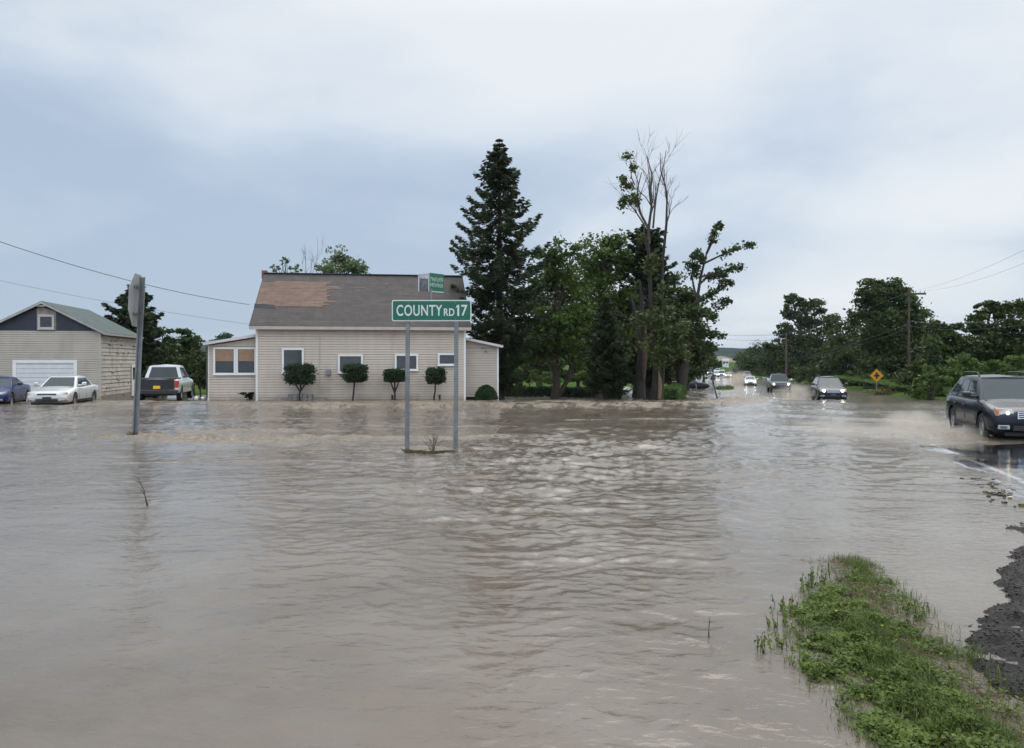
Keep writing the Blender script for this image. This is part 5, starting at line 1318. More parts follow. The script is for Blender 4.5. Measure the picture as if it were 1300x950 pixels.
# ================================================================== signs
GALV = mat('galvanised', (.19, .20, .21), .5, metal=.3, var=.2, scale=5)
ALU = mat('sign_back', (.36, .37, .38), .5, metal=.4, var=.14, scale=3)
SGREEN = mat('sign_green', (.002, .115, .068), .4, var=.06)
SWHITE = mat('sign_white', (.62, .64, .62), .45, var=.05)
def text(s, size, m, parent, loc, sx=1.0, off=.004, ext=.0015, name='lettering', align='LEFT', rot=(R(90), 0, 0)):
    cu = bpy.data.curves.new('t', 'FONT'); cu.body = s; cu.size = size; cu.extrude = ext; cu.offset = off; cu.align_x = align; cu.space_character = 1.08
    o = bpy.data.objects.new('t', cu); COL.objects.link(o)
    dg = bpy.context.evaluated_depsgraph_get(); me = bpy.data.meshes.new_from_object(o.evaluated_get(dg))
    bpy.data.objects.remove(o); bpy.data.curves.remove(cu)
    M_ = Matrix.Translation(loc) @ Matrix.Rotation(rot[0], 4, 'X') @ Matrix.Diagonal((sx, 1, 1, 1)); me.transform(M_)
    me.materials.clear(); return finish(name, me, m, parent)
def rrect(w_, h_, r_, n=5):
    out = []
    for cx_, cy_, a0 in ((w_/2-r_, h_/2-r_, 0), (-w_/2+r_, h_/2-r_, 90), (-w_/2+r_, -h_/2+r_, 180), (w_/2-r_, -h_/2+r_, 270)):
        for k in range(n+1):
            a = R(a0+90*k/n); out.append((cx_+r_*math.cos(a), cy_+r_*math.sin(a)))
    return out
Yc0 = G(548, 575.5).y; Y1, Y2 = Yc0+.05, Yc0-.05
A1 = P(516.5, 575, Y1); A2 = P(578, 576, Y2)
ce = (A1+A2)/2; yaw = math.atan2(A2.y-A1.y, A2.x-A1.x)
cs = thing('road_sign', 'green road sign COUNTY RD 17 on two steel posts with street name blades', 'sign', (ce.x, ce.y, 0), 0)
Yc_ = ce.y; top = P(548, 381, Yc_).z; bot = P(548, 408, Yc_).z; wS = (598.5-497.5)/F*Yc_; hS = top-bot; cz = (top+bot)/2
cxs = P(548, 395, Yc_).x-ce.x
# the panel faces the camera squarely; the posts stand a little skewed behind it
mb = MB(); mb.prism([(x_+cxs, z_+cz) for x_, z_ in rrect(wS, hS, .04)], 'y', -.006, .0)
pn = mb.build('panel', SWHITE, cs)
mb = MB(); mb.prism([(x_+cxs, z_+cz) for x_, z_ in rrect(wS-.045, hS-.045, .03)], 'y', -.009, -.0065); mb.build('green_field', SGREEN, pn)
mb = MB(); mb.prism([(x_+cxs, z_+cz) for x_, z_ in rrect(wS, hS, .04)], 'y', .0005, .003); mb.build('sign_back', ALU, pn)
xl0 = cxs-wS/2; ppm = F/Yc_
def sx_(px): return (px-548)/ppm+cxs
fit = [('COUNTY', 503.5, 561.5, .300, 387.2, 401.3), ('RD', 563.5, 577, .20, 391.8, 401.3), ('7', 585.6, 593.5, .300, 387.2, 401.3)]
for s_, pa, pb, sz, ya, yb in fit:
    zb0 = P(548, yb, Yc_).z; hgt_ = (yb-ya)/ppm
    o = text(s_, hgt_/.73, SWHITE, pn, (0, 0, 0), off=.0045)
    xs_ = [v.co.x for v in o.data.vertices]; w0_ = max(xs_)-min(xs_); x0_ = min(xs_)
    k = (sx_(pb)-sx_(pa))/w0_
    zs_ = [v.co.z for v in o.data.vertices]; kz = hgt_/(max(zs_)-min(zs_)); z0_ = min(zs_)
    for v in o.data.vertices: v.co = Vector(((v.co.x-x0_)*k+sx_(pa), v.co.y-.0105, (v.co.z-z0_)*kz+zb0))
mb = MB(); z1_, z2_ = P(548, 401.3, Yc_).z, P(548, 387.2, Yc_).z; u0, u1 = sx_(580.6), sx_(583.0)
mb.box(u0, u1, -.0118, -.0095, z1_, z2_); mb.prism([(u0, z2_), (u0-.028, z2_-.045), (u0-.028, z2_-.075), (u0, z2_-.035)], 'y', -.0118, -.0095)
mb.build('lettering', SWHITE, pn)
for bx_ in (518.5, 578.5):
    for bz_ in (384.8, 404.6):
        mb = MB(); q_ = P(bx_, bz_, Yc_); mb.tube([(sx_(bx_), -.009, q_.z), (sx_(bx_), -.017, q_.z)], .011, 8); mb.build('bolt', GALV, pn)
def upost(a, b, name='post'):
    """steel U-channel post between two points"""
    a, b = Vector(a), Vector(b); mb = MB(); w_ = .034
    for (x0, x1, y0, y1) in ((-w_, w_, -.004, .004), (-w_, -w_+.007, .0045, .028), (w_-.007, w_, .0045, .028), (-w_-.012, -w_, .024, .030), (w_, w_+.012, .024, .030)):
        vs = [a+Vector((x, y, 0)) for x, y in ((x0, y0), (x1, y0), (x1, y1), (x0, y1))]+[b+Vector((x, y, 0)) for x, y in ((x0, y0), (x1, y0), (x1, y1), (x0, y1))]
        mb.add(vs, [(0, 3, 2, 1), (4, 5, 6, 7), (0, 1, 5, 4), (1, 2, 6, 5), (2, 3, 7, 6), (3, 0, 4, 7)])
    n_ = int((b.z-a.z)/.05)
    for i in range(n_):   # punched holes read as dark dots
        p_ = a.lerp(b, (i+.5)/n_); mb.box(p_.x-.005, p_.x+.005, p_.y-.0052, p_.y-.0045, p_.z-.006, p_.z+.006, 1)
    return mb.build(name, [GALV, DRK], cs if name == 'post' else None)
upost((A1.x-ce.x, A1.y-ce.y, -.5), (P(517.5, 383, Yc_).x-ce.x, .012, top-.03))
upost((A2.x-ce.x, A2.y-ce.y, -.5), (P(579.5, 383, Yc_).x-ce.x, .012, top-.03))
bx = P(547, 372, Yc_).x-ce.x
mb = MB(); mb.tube([(bx, .03, cz-.1), (bx, .03, P(548, 366, Yc_).z)], .022, 8); st = mb.build('blade_post', GALV, cs, 60)
zt_, zb_ = P(550, 346.5, Yc_).z, P(550, 370.5, Yc_).z; hw = 17/ppm
xg0, xg1 = P(544.2, 0, Yc_).x-ce.x, P(561.5, 0, Yc_).x-ce.x
a_ = R(-30)
# green name blade, seen foreshortened, and the grey back of the cross blade
def blade(name, x0, x1, z0, z1, y0, y1, m, rise_=.0):
    vs = [(x0, y0, z0), (x1, y1, z0+rise_), (x1, y1, z1+rise_), (x0, y0, z1)]; d_ = Vector((-(y1-y0), x1-x0, 0)).normalized()*.004
    return MB().add(vs+[(v[0]+d_.x, v[1]+d_.y, v[2]) for v in vs], BX).build(name, m, cs)
BX = [(0, 1, 2, 3), (7, 6, 5, 4), (0, 4, 5, 1), (1, 5, 6, 2), (2, 6, 7, 3), (3, 7, 4, 0)]
bl = blade('name_blade', xg0, xg1, zb_, zt_, -.03, .42, SGREEN, .01)
rng = np.random.default_rng(4); mb = MB()
def bq(u, v): x_ = xg0+(xg1-xg0)*u; y_ = -.03+.45*u-.004; return Vector((x_-.002, y_, zb_+(zt_-zb_)*v+.01*u))
mb.add([bq(0, .0), bq(1, 0), bq(1, .05), bq(0, .05)], [(0, 1, 2, 3)]); mb.add([bq(0, 0), bq(.06, 0), bq(.06, 1), bq(0, 1)], [(0, 1, 2, 3)])
for row in (.56, .26):
    u = .12
    while u < .9:
        w_ = rng.uniform(.05, .09); hh_ = .22
        for (du, dv, dw, dh) in ((0, 0, .022, hh_), (0, rng.choice([0, hh_*.45, hh_*.85]), w_, .035), (w_-.02, rng.uniform(0, .1), .022, hh_*.7)):
            mb.add([bq(u+du, row+dv), bq(u+du+dw, row+dv), bq(u+du+dw, row+dv+dh), bq(u+du, row+dv+dh)], [(0, 1, 2, 3)])
        u += w_+.035
mb.build('worn_lettering', mat('worn_white', (.42, .55, .50), .5, var=.3, scale=30), bl)
xw0, xw1 = P(529.5, 0, Yc_).x-ce.x, P(544, 0, Yc_).x-ce.x
b2_ = blade('cross_blade', xw0, xw1, zb_+.02, zt_-.0, .26, .0, mat('grey_blade', (.16, .16, .165), .5, metal=.3, var=.5, scale=12), -.012)
mb = MB(); mb.add([(xw0-.004, .255, zt_-.09), (xw1, -.006, zt_-.13), (xw1, -.006, zt_-.012), (xw0-.004, .255, zt_)], [(0, 1, 2, 3)]); mb.add([(xw0-.006, .25, zb_+.02), (xw0+.02, .232, zb_+.02), (xw0+.02, .232, zt_), (xw0-.006, .25, zt_)], [(0, 1, 2, 3)])
mb.build('pale_edge', mat('pale_film', (.5, .5, .5), .5, var=.35, scale=15), b2_)

# ---- the back of a leaning stop sign
b = G(171, 554); sg = thing('stop_sign', 'bare metal back of an octagonal stop sign on a leaning post in the current', 'sign', b)
q = lambda px, py, dy=0: P(px, py, b.y+dy)-b
T0 = q(177.5, 349); B0 = q(171, 556); B0.z -= .4
def upost2(a, b_, par):
    a, b_ = Vector(a), Vector(b_); mb = MB(); w_ = .055
    for (x0, x1, y0, y1) in ((-w_, w_, .030, .038), (-w_, -w_+.012, -.02, .0295), (w_-.012, w_, -.02, .0295), (-w_-.02, -w_-.0005, -.028, -.02), (w_+.0005, w_+.02, -.028, -.02)):
        vs = [a+Vector((x, y, 0)) for x, y in ((x0, y0), (x1, y0), (x1, y1), (x0, y1))]+[b_+Vector((x, y, 0)) for x, y in ((x0, y0), (x1, y0), (x1, y1), (x0, y1))]
        mb.add(vs, BX)
    return mb.build('post', GALV, par)
upost2(B0, q(181, 352)+Vector((0, 0, 0)), sg)
# octagon turned away: x squeezed by the real yaw
oc = q(173.5, 381.5, .0); Rr = (414.5-348)/2/F*b.y/math.cos(R(22.5)); ya = R(98.6)
ux = Vector((math.cos(ya), math.sin(ya), 0)); ln = (q(181, 352)-B0).normalized(); uz = (ln-ux*ln.dot(ux)).normalized(); nn = ux.cross(uz)
oc = oc+nn*0
pts = [oc+ux*Rr*math.cos(R(22.5+45*k))+uz*Rr*math.sin(R(22.5+45*k)) for k in range(8)]
def oct_(mb, pts, d0, d1):
    vs = [p_+nn*d0 for p_ in pts]+[p_+nn*d1 for p_ in pts]
    mb.add(vs, [tuple(range(8)), tuple(range(15, 7, -1))]+[(i, i+8, (i+1) % 8+8, (i+1) % 8) for i in range(8)])
mb = MB(); oct_(mb, pts, -.004, .004); pl = mb.build('octagon', ALU, sg)
fs_ = -1 if nn.x > 0 else 1      # the bare back looks right, towards the camera
mb = MB(); oct_(mb, [oc+(p_-oc)*.97 for p_ in pts], .0045*fs_, .007*fs_); mb.build('red_face', mat('stop_red', (.45, .02, .02), .4), pl)
mb = MB()
for dz in (-.24, .24):
    c_ = oc+uz*dz*Rr/.5-nn*fs_*.03
    vs = [c_+ux*x_+uz*z_+nn*y_ for x_, y_, z_ in ((-.30, -.015, -.035), (.30, -.015, -.035), (.30, .015, -.035), (-.30, .015, -.035), (-.30, -.015, .035), (.30, -.015, .035), (.30, .015, .035), (-.30, .015, .035))]
    mb.add(vs, [(0, 3, 2, 1), (4, 5, 6, 7), (0, 1, 5, 4), (1, 2, 6, 5), (2, 3, 7, 6), (3, 0, 4, 7)])
mb.build('bracket', GALV, pl, bevel=.005)
rng = np.random.default_rng(6); mb = MB()
for k in range(26):
    a_ = rng.uniform(0, 6.28); p0 = Vector((rng.uniform(-.06, .06), rng.uniform(-.06, .06), -.05)); mb.tube([p0, p0+Vector((math.cos(a_)*.08, math.sin(a_)*.08, rng.uniform(.08, .2)))], [.012, .004], 4)
o = mb.build('debris_clump', mat('debris', (.07, .05, .03), .9)); o.location = b+Vector((-.02, -.1, 0)); tag(o, 'dark debris caught round the foot of the stop sign post', 'debris')

# ---- warning sign
b = P(1113, 503, 72); b.z = gz(b.x, b.y)
ws = thing('warning_sign', 'yellow orange diamond crossroads warning sign on the right verge', 'sign', b, R(-8))
cz_ = P(1113, 477, 72).z-b.z; hd = 8.6/F*72
mb = MB(); mb.prism([(0, cz_-hd), (hd, cz_), (0, cz_+hd), (-hd, cz_)], 'y', -.01, .0); dp_ = mb.build('diamond', mat('warn_yellow', (.66, .31, .01), .45, var=.06), ws)
mb = MB(); mb.box(-.40*hd, .40*hd, -.014, -.0105, cz_-.085, cz_+.085); mb.box(-.085, .085, -.0165, -.0145, cz_-.48*hd, cz_+.48*hd)
for i in range(4):
    a_ = [(0, cz_-hd*.93), (hd*.93, cz_), (0, cz_+hd*.93), (-hd*.93, cz_)]; p0, p1 = a_[i], a_[(i+1) % 4]; p2 = (p1[0]*.955, cz_+(p1[1]-cz_)*.955); p3 = (p0[0]*.955, cz_+(p0[1]-cz_)*.955)
    mb.prism([p0, p1, p2, p3], 'y', -.0125, -.0104)
mb.build('crossroads_symbol', BLK, dp_)
MB().box(-.04, .04, .002, .05, -.4, cz_+hd*.8).build('post', GALV, ws)
rng = np.random.default_rng(8)
b2 = P(1121, 502, 70); b2.z = gz(b2.x, b2.y)
root = thing('orange_flowers', 'clump of orange flowered weeds at the foot of the warning sign', 'plant', b2)
n = 700; pp = rng.normal(size=(n, 3))*np.array([.7, .3, .16])+np.array([0, 0, .35]); leaf_obj('foliage', quads(rng, pp, .14), rng.uniform(0, 1, n), L_OLIVE, root)
n = 60; pp = rng.normal(size=(n, 3))*np.array([.5, .25, .08])+np.array([-.2, -.25, .55]); leaf_obj('blossoms', quads(rng, pp, .10), rng.uniform(0, 1, n), leafmat('orange_bloom', (.45, .12, .02), (.6, .2, .03)), root)

# ---- utility poles and wires
POLE = mat('pole_wood', (.085, .06, .045), .9, var=.25, scale=6, bump=.5)
def upole(label, px, top, Yp, arm=None, lean=0, thin=.13, pig=False):
    b = P(px, 505, Yp); b.z = gz(b.x, b.y)-.3; h = P(px, top, Yp).z-b.z
    r0 = thing('utility_pole', label, 'utility pole', b)
    MB().tube([(0, 0, 0), (lean, 0, h)], [thin*1.2, thin*.8], 10).build('pole', POLE, r0, 60)
    if arm:
        x0 = (arm[0]-px)/F*Yp; x1 = (arm[1]-px)/F*Yp; z_ = h-.45
        mb = MB(); mb.box(x0, x1, -.22, -.12, z_-.07, z_+.07); am = mb.build('crossarm', POLE, r0)
        mb = MB()
        for x_ in np.linspace(x0+.1, x1-.1, 4): mb.tube([(x_, -.17, z_+.07), (x_, -.17, z_+.16), (x_, -.17, z_+.24)], [.03, .05, .03], 8)
        mb.build('insulators', mat('porcelain', (.35, .33, .32), .3), am, 60)
    else:
        MB().tube([(0, 0, h), (0, 0, h+.15)], [.05, .03], 8).build('insulator', mat('porcelain', (.35, .33, .32), .3), r0)
    return b, h
pA, hA = upole('utility pole with a crossarm rising before the biggest dark tree', 1154, 366, 64, arm=(1154, 1174), thin=.085)
pB, hB = upole('reddish utility pole before the ragged tree on the right', 998, 424, 158, thin=.2)
pC, hC = upole('thin grey utility pole in the trees left of the road', 872, 436, 100, thin=.11)
def wire(label, pts, sag, rad=.018, grp=None):
    mb = MB(); out = []
    for a, b_ in zip(pts[:-1], pts[1:]):
        a, b_ = Vector(a), Vector(b_)
        for i in range(13):
            t = i/12; p_ = a.lerp(b_, t); p_.z -= sag*4*t*(1-t); out.append(p_)
    mb.tube(out, rad, 5); o = mb.build('overhead_wire', mat('wire_black', (.04, .04, .045), .6)); tag(o, label, 'wire', grp)
cu, _ = Hs.hit(316, 388, -.3); he = hloc(cu, -.2, P(316, 388, 41).z)
wire('dark service wire from the upper left to the left eave of the house', [P(-60, 286, 30), (he.x, he.y, he.z)], .35, .014)
wire('faint lower wire behind the garage roof to the left of the house', [P(-60, 343, 60), P(317, 412, 60)], .25, .010)
ar = lambda x_, z_=0: Vector((pA.x+x_, pA.y-.17, pA.z+hA-.2+z_))
wire('upper wire from the crossarm to the right edge', [ar(.3), P(1330, 303, 30)], .3, .005)
wire('second wire from the crossarm to the right edge', [ar(1.1), P(1330, 322, 30)], .3, .005)
wire('lower cable from the crossarm pole to the right edge', [Vector((pA.x, pA.y-.16, P(0, 408, 64).z)), P(1330, 396, 36)], .35, .014)
wire('bottom cable from the crossarm pole to the right edge', [Vector((pA.x, pA.y-.16, P(0, 414, 64).z)), P(1330, 408, 36)], .35, .010)
tB = Vector((pB.x, pB.y-.1, pB.z+hB))
wire('wire between the crossarm pole and the reddish pole', [ar(.1), tB], .5, .02)
wire('low cable crossing the dark trees between the two right poles', [Vector((pA.x, pA.y-.16, P(0, 411, 64).z)), Vector((pB.x, pB.y-.13, P(0, 456, 158).z))], .5, .026)
wire('second low cable crossing the dark trees between the two right poles', [Vector((pA.x, pA.y-.16, P(0, 417, 64).z)), Vector((pB.x, pB.y-.13, P(0, 459, 158).z))], .5, .02)
wire('wire crossing the sky gap over the road', [tB, P(880, 421, 190)], .6, .026)
wire('lower wire crossing the sky gap over the road', [Vector((pB.x, pB.y-.13, P(0, 431, 158).z)), P(880, 426, 190)], .6, .02)

# ---- mailbox, stake
b = G(911, 508); b.z = gz(b.x, b.y)
mbx = thing('mailbox', 'tilted grey mailbox on a leaning post beside the rapids', 'mailbox', b)
q = lambda px, py: P(px, py, b.y)-b
MB().tube([q(912, 508)-Vector((0, 0, .2)), q(905, 484)], .045, 8).build('post', POLE, mbx)
h_ = q(905, 483); mb = MB()
arc = [(-.10, 0), (.10, 0)]+[(.10*math.cos(t), .14+.10*math.sin(t)) for t in np.linspace(0, math.pi, 9)]
mb.prism([(x_+h_.x, z_+h_.z) for x_, z_ in arc], 'y', -.26, .26); bxm = mb.build('box', mat('mailbox_grey', (.13, .14, .15), .4, metal=.3), mbx)
mb = MB(); mb.prism([(x_*.92+h_.x, (z_-.01)*.97+h_.z+.01) for x_, z_ in arc], 'y', -.275, -.262); mb.build('door', mat('mailbox_dark', (.06, .06, .065), .5), bxm)
MB().box(h_.x+.103, h_.x+.112, -.1, -.07, h_.z+.08, h_.z+.3).build('flag', REDL, bxm)
b = G(888.5, 513); b.z = gz(b.x, b.y); st = MB().tube([(0, 0, -.1), P(883.5, 488, b.y)-b], .022, 6).build('stake', mat('stake_grey', (.16, .15, .14), .7)); st.location = b; tag(st, 'thin leaning stake left of the tilted mailbox', 'stake')

# ---- guard rail beyond the third vehicle
def rail(label, pxa, pxb, Ya, Yb, row):
    a = P(pxa, 487, Ya); b_ = P(pxb, 487, Yb); a.z = gz(a.x, Ya); b_.z = gz(b_.x, Yb)
    r0 = thing('guard_rail', label, 'guard rail', a); d_ = b_-a; d_.z = 0; Ln = d_.length; d_.normalize(); nrm = Vector((-d_.y, d_.x, 0))
    z0 = P(0, row, Ya).z-a.z; mb = MB()
    pr = [(-.16, 0), (-.10, -.05), (-.04, 0), (.04, 0), (.10, -.05), (.16, 0)]
    for i in range(5): 
        (za, oa), (zb2, ob) = pr[i], pr[i+1]
        mb.add([nrm*oa+Vector((0, 0, z0+za)), d_*Ln+nrm*oa+Vector((0, 0, z0+za)), d_*Ln+nrm*ob+Vector((0, 0, z0+zb2)), nrm*ob+Vector((0, 0, z0+zb2))], [(0, 1, 2, 3)])
    mb.build('rail', mat('rail_white', (.5, .52, .53), .4, metal=.3), r0)
    k = .3
    while k < Ln:
        p_ = d_*k+nrm*.08; MB().box(p_.x-.06, p_.x+.06, p_.y-.06, p_.y+.06, -.5, z0+.1).build('post', POLE, r0); k += 2
rail('pale guard rail left of the third vehicle', 968, 984, 188, 178, 479.5)
rail('short pale guard rail right of the third vehicle', 1000, 1014, 162, 152, 481.5)

# ---- far farm buildings
def farb(name, label, px, Yb, w_, hgt, rs, col, rc, row):
    b = P(px, row, Yb); b.z = gz(b.x, b.y)-.5
    base_ = P(px, row, Yb).z; hh_ = base_-b.z+hgt
    r0 = thing(name, label, 'building', b)
    mb = MB(); mb.box(-w_/2, w_/2, 0, w_*.7, 0, hh_); mb.build('wall', mat('far_'+name, col, .7), r0)
    mb = MB(); mb.prism([(-.3, hh_-.02), (w_*.35, hh_+rs), (w_*.7+.3, hh_-.02)], 'x', -w_/2-.3, w_/2+.3); mb.build('roof', mat('froof_'+name, rc, .7), r0)
    mb = MB(); 
    for x_ in (-w_*.25, w_*.2): mb.box(x_-.5, x_+.5, -.04, .01, hh_-hgt*.65, hh_-hgt*.25)
    mb.build('windows', DRK, r0)
farb('farmhouse', 'white farmhouse at the end of the road below the hill', 921.5, 420, 3.0, 1.8, 1.2, (.6, .6, .6), (.4, .4, .42), 463)
farb('shed', 'small pale shed left of the far white farmhouse', 915, 400, 1.5, .9, .5, (.6, .6, .58), (.45, .45, .45), 466)

# ---- dry weeds and sticks standing in the current
def weed(name, label, px, py, h, n, seed, col=(.16, .12, .08), spread=.5, rad=.005, lean=(0, 0)):
    b = G(px, py); rng = np.random.default_rng(seed); mb = MB()
    for k in range(n):
        a_ = rng.uniform(0, 6.28); s_ = rng.uniform(.2, 1)*spread*h; hh_ = h*rng.uniform(.55, 1)
        p0 = Vector((rng.uniform(-.03, .03), rng.uniform(-.03, .03), -.1)); p1 = Vector((math.cos(a_)*s_*.4+lean[0]*hh_*.5, math.sin(a_)*s_*.4, hh_*.55)); p2 = Vector((math.cos(a_)*s_+lean[0]*hh_, math.sin(a_)*s_, hh_))
        mb.tube([p0, p1, p2], [rad, rad*.8, rad*.5], 4)
        for j in range(3 if n > 4 else 1):
            q0 = p1.lerp(p2, rng.uniform(0, .8)); mb.tube([q0, q0+Vector((rng.uniform(-.1, .1), rng.uniform(-.1, .1), rng.uniform(.04, .12)))*h*1.6], [rad*.6, rad*.3], 4)
    o = mb.build(name, mat('dry_stem'+str(col[0]), col, .8, var=.3, scale=10)); o.location = b; tag(o, label, 'plant'); return o
weed('dry_weed', 'dry branching weed between the two posts of the county sign', 550, 578, .52, 16, 1)
weed('bent_stick', 'thin bent stick poking out of the water below the stop sign', 191, 645, .42, 2, 2, (.08, .06, .045), .10, .009, (-.45, 0))
weed('reed_stem', 'single dark reed curving out of the calm water', 899, 812, .16, 2, 3, (.05, .05, .03), .25, .003)
# ditch grass knocked over round the county sign posts
rng = np.random.default_rng(19); root = thing('flattened_grass', 'grass laid flat by the current at the county sign posts', 'grass', (A1.x, A1.y, 0))
n = 900; u = rng.uniform(0, 1, n); d_ = A2-A1
pp = np.stack([d_.x*u+rng.normal(size=n)*.06-.02, d_.y*u-.05-.35*np.sin(u*3.14)+rng.normal(size=n)*.05, np.full(n, .035)+rng.uniform(0, .035, n)], 1)
D = np.stack([np.ones(n), -.4+rng.normal(size=n)*.2, np.zeros(n)+.05], 1)
leaf_obj('blades', quads(rng, pp, .13, 0, .12, D), rng.uniform(0, 1, n), leafmat('wet_grass', (.07, .06, .025), (.16, .14, .06)), root)

# ================================================================== foreground bank
GR1 = leafmat('bank_leaves', (.050, .080, .014), (.175, .240, .045), .3, 6)
def sample(fn, n, seed, x0, x1, y0, y1):
    rng = np.random.default_rng(seed); out = []
    while len(out) < n:
        x = rng.uniform(x0, x1, n*2); y = rng.uniform(y0, y1, n*2); k = fn(x, y, rng); out += list(zip(x[k], y[k]))
    return np.array(out[:n]), rng
def pl_den(x, y, rng):
    s = spit(x, y); rx_ = np.interp(y, [3, 5, 6.1, 7.0, 7.7], [2.55, 2.74, 2.88, 3.10, 3.24])
    edge = ss(.10, .42, rx_-x+.25*noise(x*2, y*2))
    d = ss(-.22, .12, s)*(.05+.95*ss(-.12, .3, fbm(x*3+2, y*3)+.05))*(.05+.95*edge)*ss(7.75, 6.9, y)
    return rng.uniform(0, 1, len(x)) < d
xy, rng = sample(pl_den, 8500, 301, 1.2, 3.4, 2.8, 8)
z0 = ground_z(xy[:, 0], xy[:, 1])
P0 = []; D0 = []; S0 = []; T0 = []
for i in range(5):         # rosette leaves
    a_ = rng.uniform(0, 6.283, len(xy)); tl = rng.uniform(.1, 1.0, len(xy)); r_ = rng.uniform(.008, .035, len(xy))
    P0.append(np.stack([xy[:, 0]+np.cos(a_)*r_, xy[:, 1]+np.sin(a_)*r_, np.maximum(z0, .0)+.012+rng.uniform(.0, .035, len(xy))*(1+.8*noise(xy[:, 0]*5, xy[:, 1]*5))], 1))
    D0.append(np.stack([np.cos(a_), np.sin(a_), tl*.9], 1)); S0.append(rng.uniform(.013, .038, len(xy))); T0.append(rng.uniform(0, .8, len(xy))+.2*noise(xy[:, 0]*4, xy[:, 1]*4))
def leafq(rng, Pp, D, size, asp):
    """six-sided leaves folded along the middle"""
    n = len(Pp); a = D+rng.normal(size=(n, 3))*.25; a /= np.linalg.norm(a, axis=1)[:, None]
    up = np.array([0, 0, 1.])+rng.normal(size=(n, 3))*.35; b = np.cross(a, up); b /= np.linalg.norm(b, axis=1)[:, None]; c = np.cross(b, a)
    s = size[:, None]
    base = Pp-a*s*.5; tip = Pp+a*s*.5-c*s*.10; mid = Pp-c*s*.06
    l1 = Pp-a*s*.2+b*s*asp*.5; l2 = Pp+a*s*.2+b*s*asp*.42; r1 = Pp-a*s*.2-b*s*asp*.5; r2 = Pp+a*s*.2-b*s*asp*.42
    return np.stack([base, l1, l2, tip], 1), np.stack([base, tip, r2, r1], 1)
Pp = np.concatenate(P0); D = np.concatenate(D0); Sz = np.concatenate(S0); Tt = np.clip(np.concatenate(T0), 0, 1)
q1, q2 = leafq(rng, Pp, D, Sz, .55)
V = np.concatenate([q1, q2]).reshape(-1, 3)
o = finish('bank_weeds', np_mesh('bank_weeds', V, np.arange(len(V)).reshape(-1, 4), {'tint': np.repeat(np.concatenate([Tt, Tt]), 4)}), GR1)
tag(o, 'low leafy green weeds covering the foreground bank', 'weeds', kind='stuff')
# grass blades, some drowned out into the water
def bl_den(x, y, rng):
    s = spit(x, y); return rng.uniform(0, 1, len(x)) < (ss(-.35, .05, s)*(.10+.5*ss(-.1, .4, fbm(x*2+7, y*2)))+.6*np.exp(-((y-7.55)/.25)**2)*(s > -.05))
xy, rng = sample(bl_den, 15000, 302, 1.1, 3.4, 2.8, 8)
def blades(xy, rng, h0, h1, lean, wd):
    n = len(xy); z = np.maximum(ground_z(xy[:, 0], xy[:, 1]), -.02); a = rng.uniform(0, 6.283, n); h = rng.uniform(h0, h1, n); l_ = rng.uniform(.1, lean, n)*h
    b0 = np.stack([xy[:, 0], xy[:, 1], z], 1); dx = np.stack([np.cos(a), np.sin(a), 0*a], 1); sd = np.stack([-np.sin(a), np.cos(a), 0*a], 1)*wd
    m_ = b0+dx*(l_*.35)[:, None]+np.array([0, 0, 1])*(h*.6)[:, None]; t_ = b0+dx*l_[:, None]+np.array([0, 0, 1])*h[:, None]
    return np.concatenate([np.stack([b0-sd, b0+sd, m_+sd*.8, m_-sd*.8], 1), np.stack([m_-sd*.8, m_+sd*.8, t_+sd*.15, t_-sd*.15], 1)])
Q = blades(xy, rng, .03, .095, 1.1, .0022)
o = finish('grass_blades', np_mesh('grass_blades', Q.reshape(-1, 3), np.arange(len(Q)*4).reshape(-1, 4), {'tint': np.repeat(rng.uniform(0, 1, len(Q)), 4)}), leafmat('bank_grass', (.05, .085, .015), (.15, .20, .05), .3, 5))
tag(o, 'thin grass blades among the weeds of the foreground bank', 'grass', kind='stuff')
# tall seed-headed stems at the drowned left rim
rng = np.random.default_rng(303); mb = MB()
XY = []
for (px, py) in [(1021, 745), (1029, 738), (1055, 738), (1001, 778), (990, 775), (1004, 786), (978, 800), (1012, 795), (1043, 745), (1022, 755), (1030, 748), (968, 830), (989, 828), (1010, 845), (1158, 782), (1150, 776), (1163, 788), (1170, 784), (1000, 800)]:
    g_ = G(px, py)
    for k in range(5):
        x, y = g_.x+rng.normal()*.035, g_.y+rng.normal()*.04; h = rng.uniform(.05, .15)
        p1 = Vector((x, y, -.03)); p2 = Vector((x+rng.normal()*.02, y+rng.normal()*.02, h)); mb.tube([p1, p2], .0022, 4)
        XY += [tuple(p1.lerp(p2, t)) for t in rng.uniform(.3, 1, 6)]
mb.build('weed_stems', mat('green_stem', (.06, .09, .03), .7))
bpy.data.objects['weed_stems']['kind'] = 'stuff'; tag(bpy.data.objects['weed_stems'], 'half drowned weed stems and leaves at the left rim of the bank', 'weeds')
XY = np.array(XY)+rng.normal(size=(len(XY), 3))*.008; q1, q2 = leafq(rng, XY, rng.normal(size=(len(XY), 3)), rng.uniform(.02, .045, len(XY)), .5)
V = np.concatenate([q1, q2]).reshape(-1, 3)
o = finish('leaves', np_mesh('leaves', V, np.arange(len(V)).reshape(-1, 4), {'tint': rng.uniform(.3, 1, len(V))}), GR1, bpy.data.objects['weed_stems'])
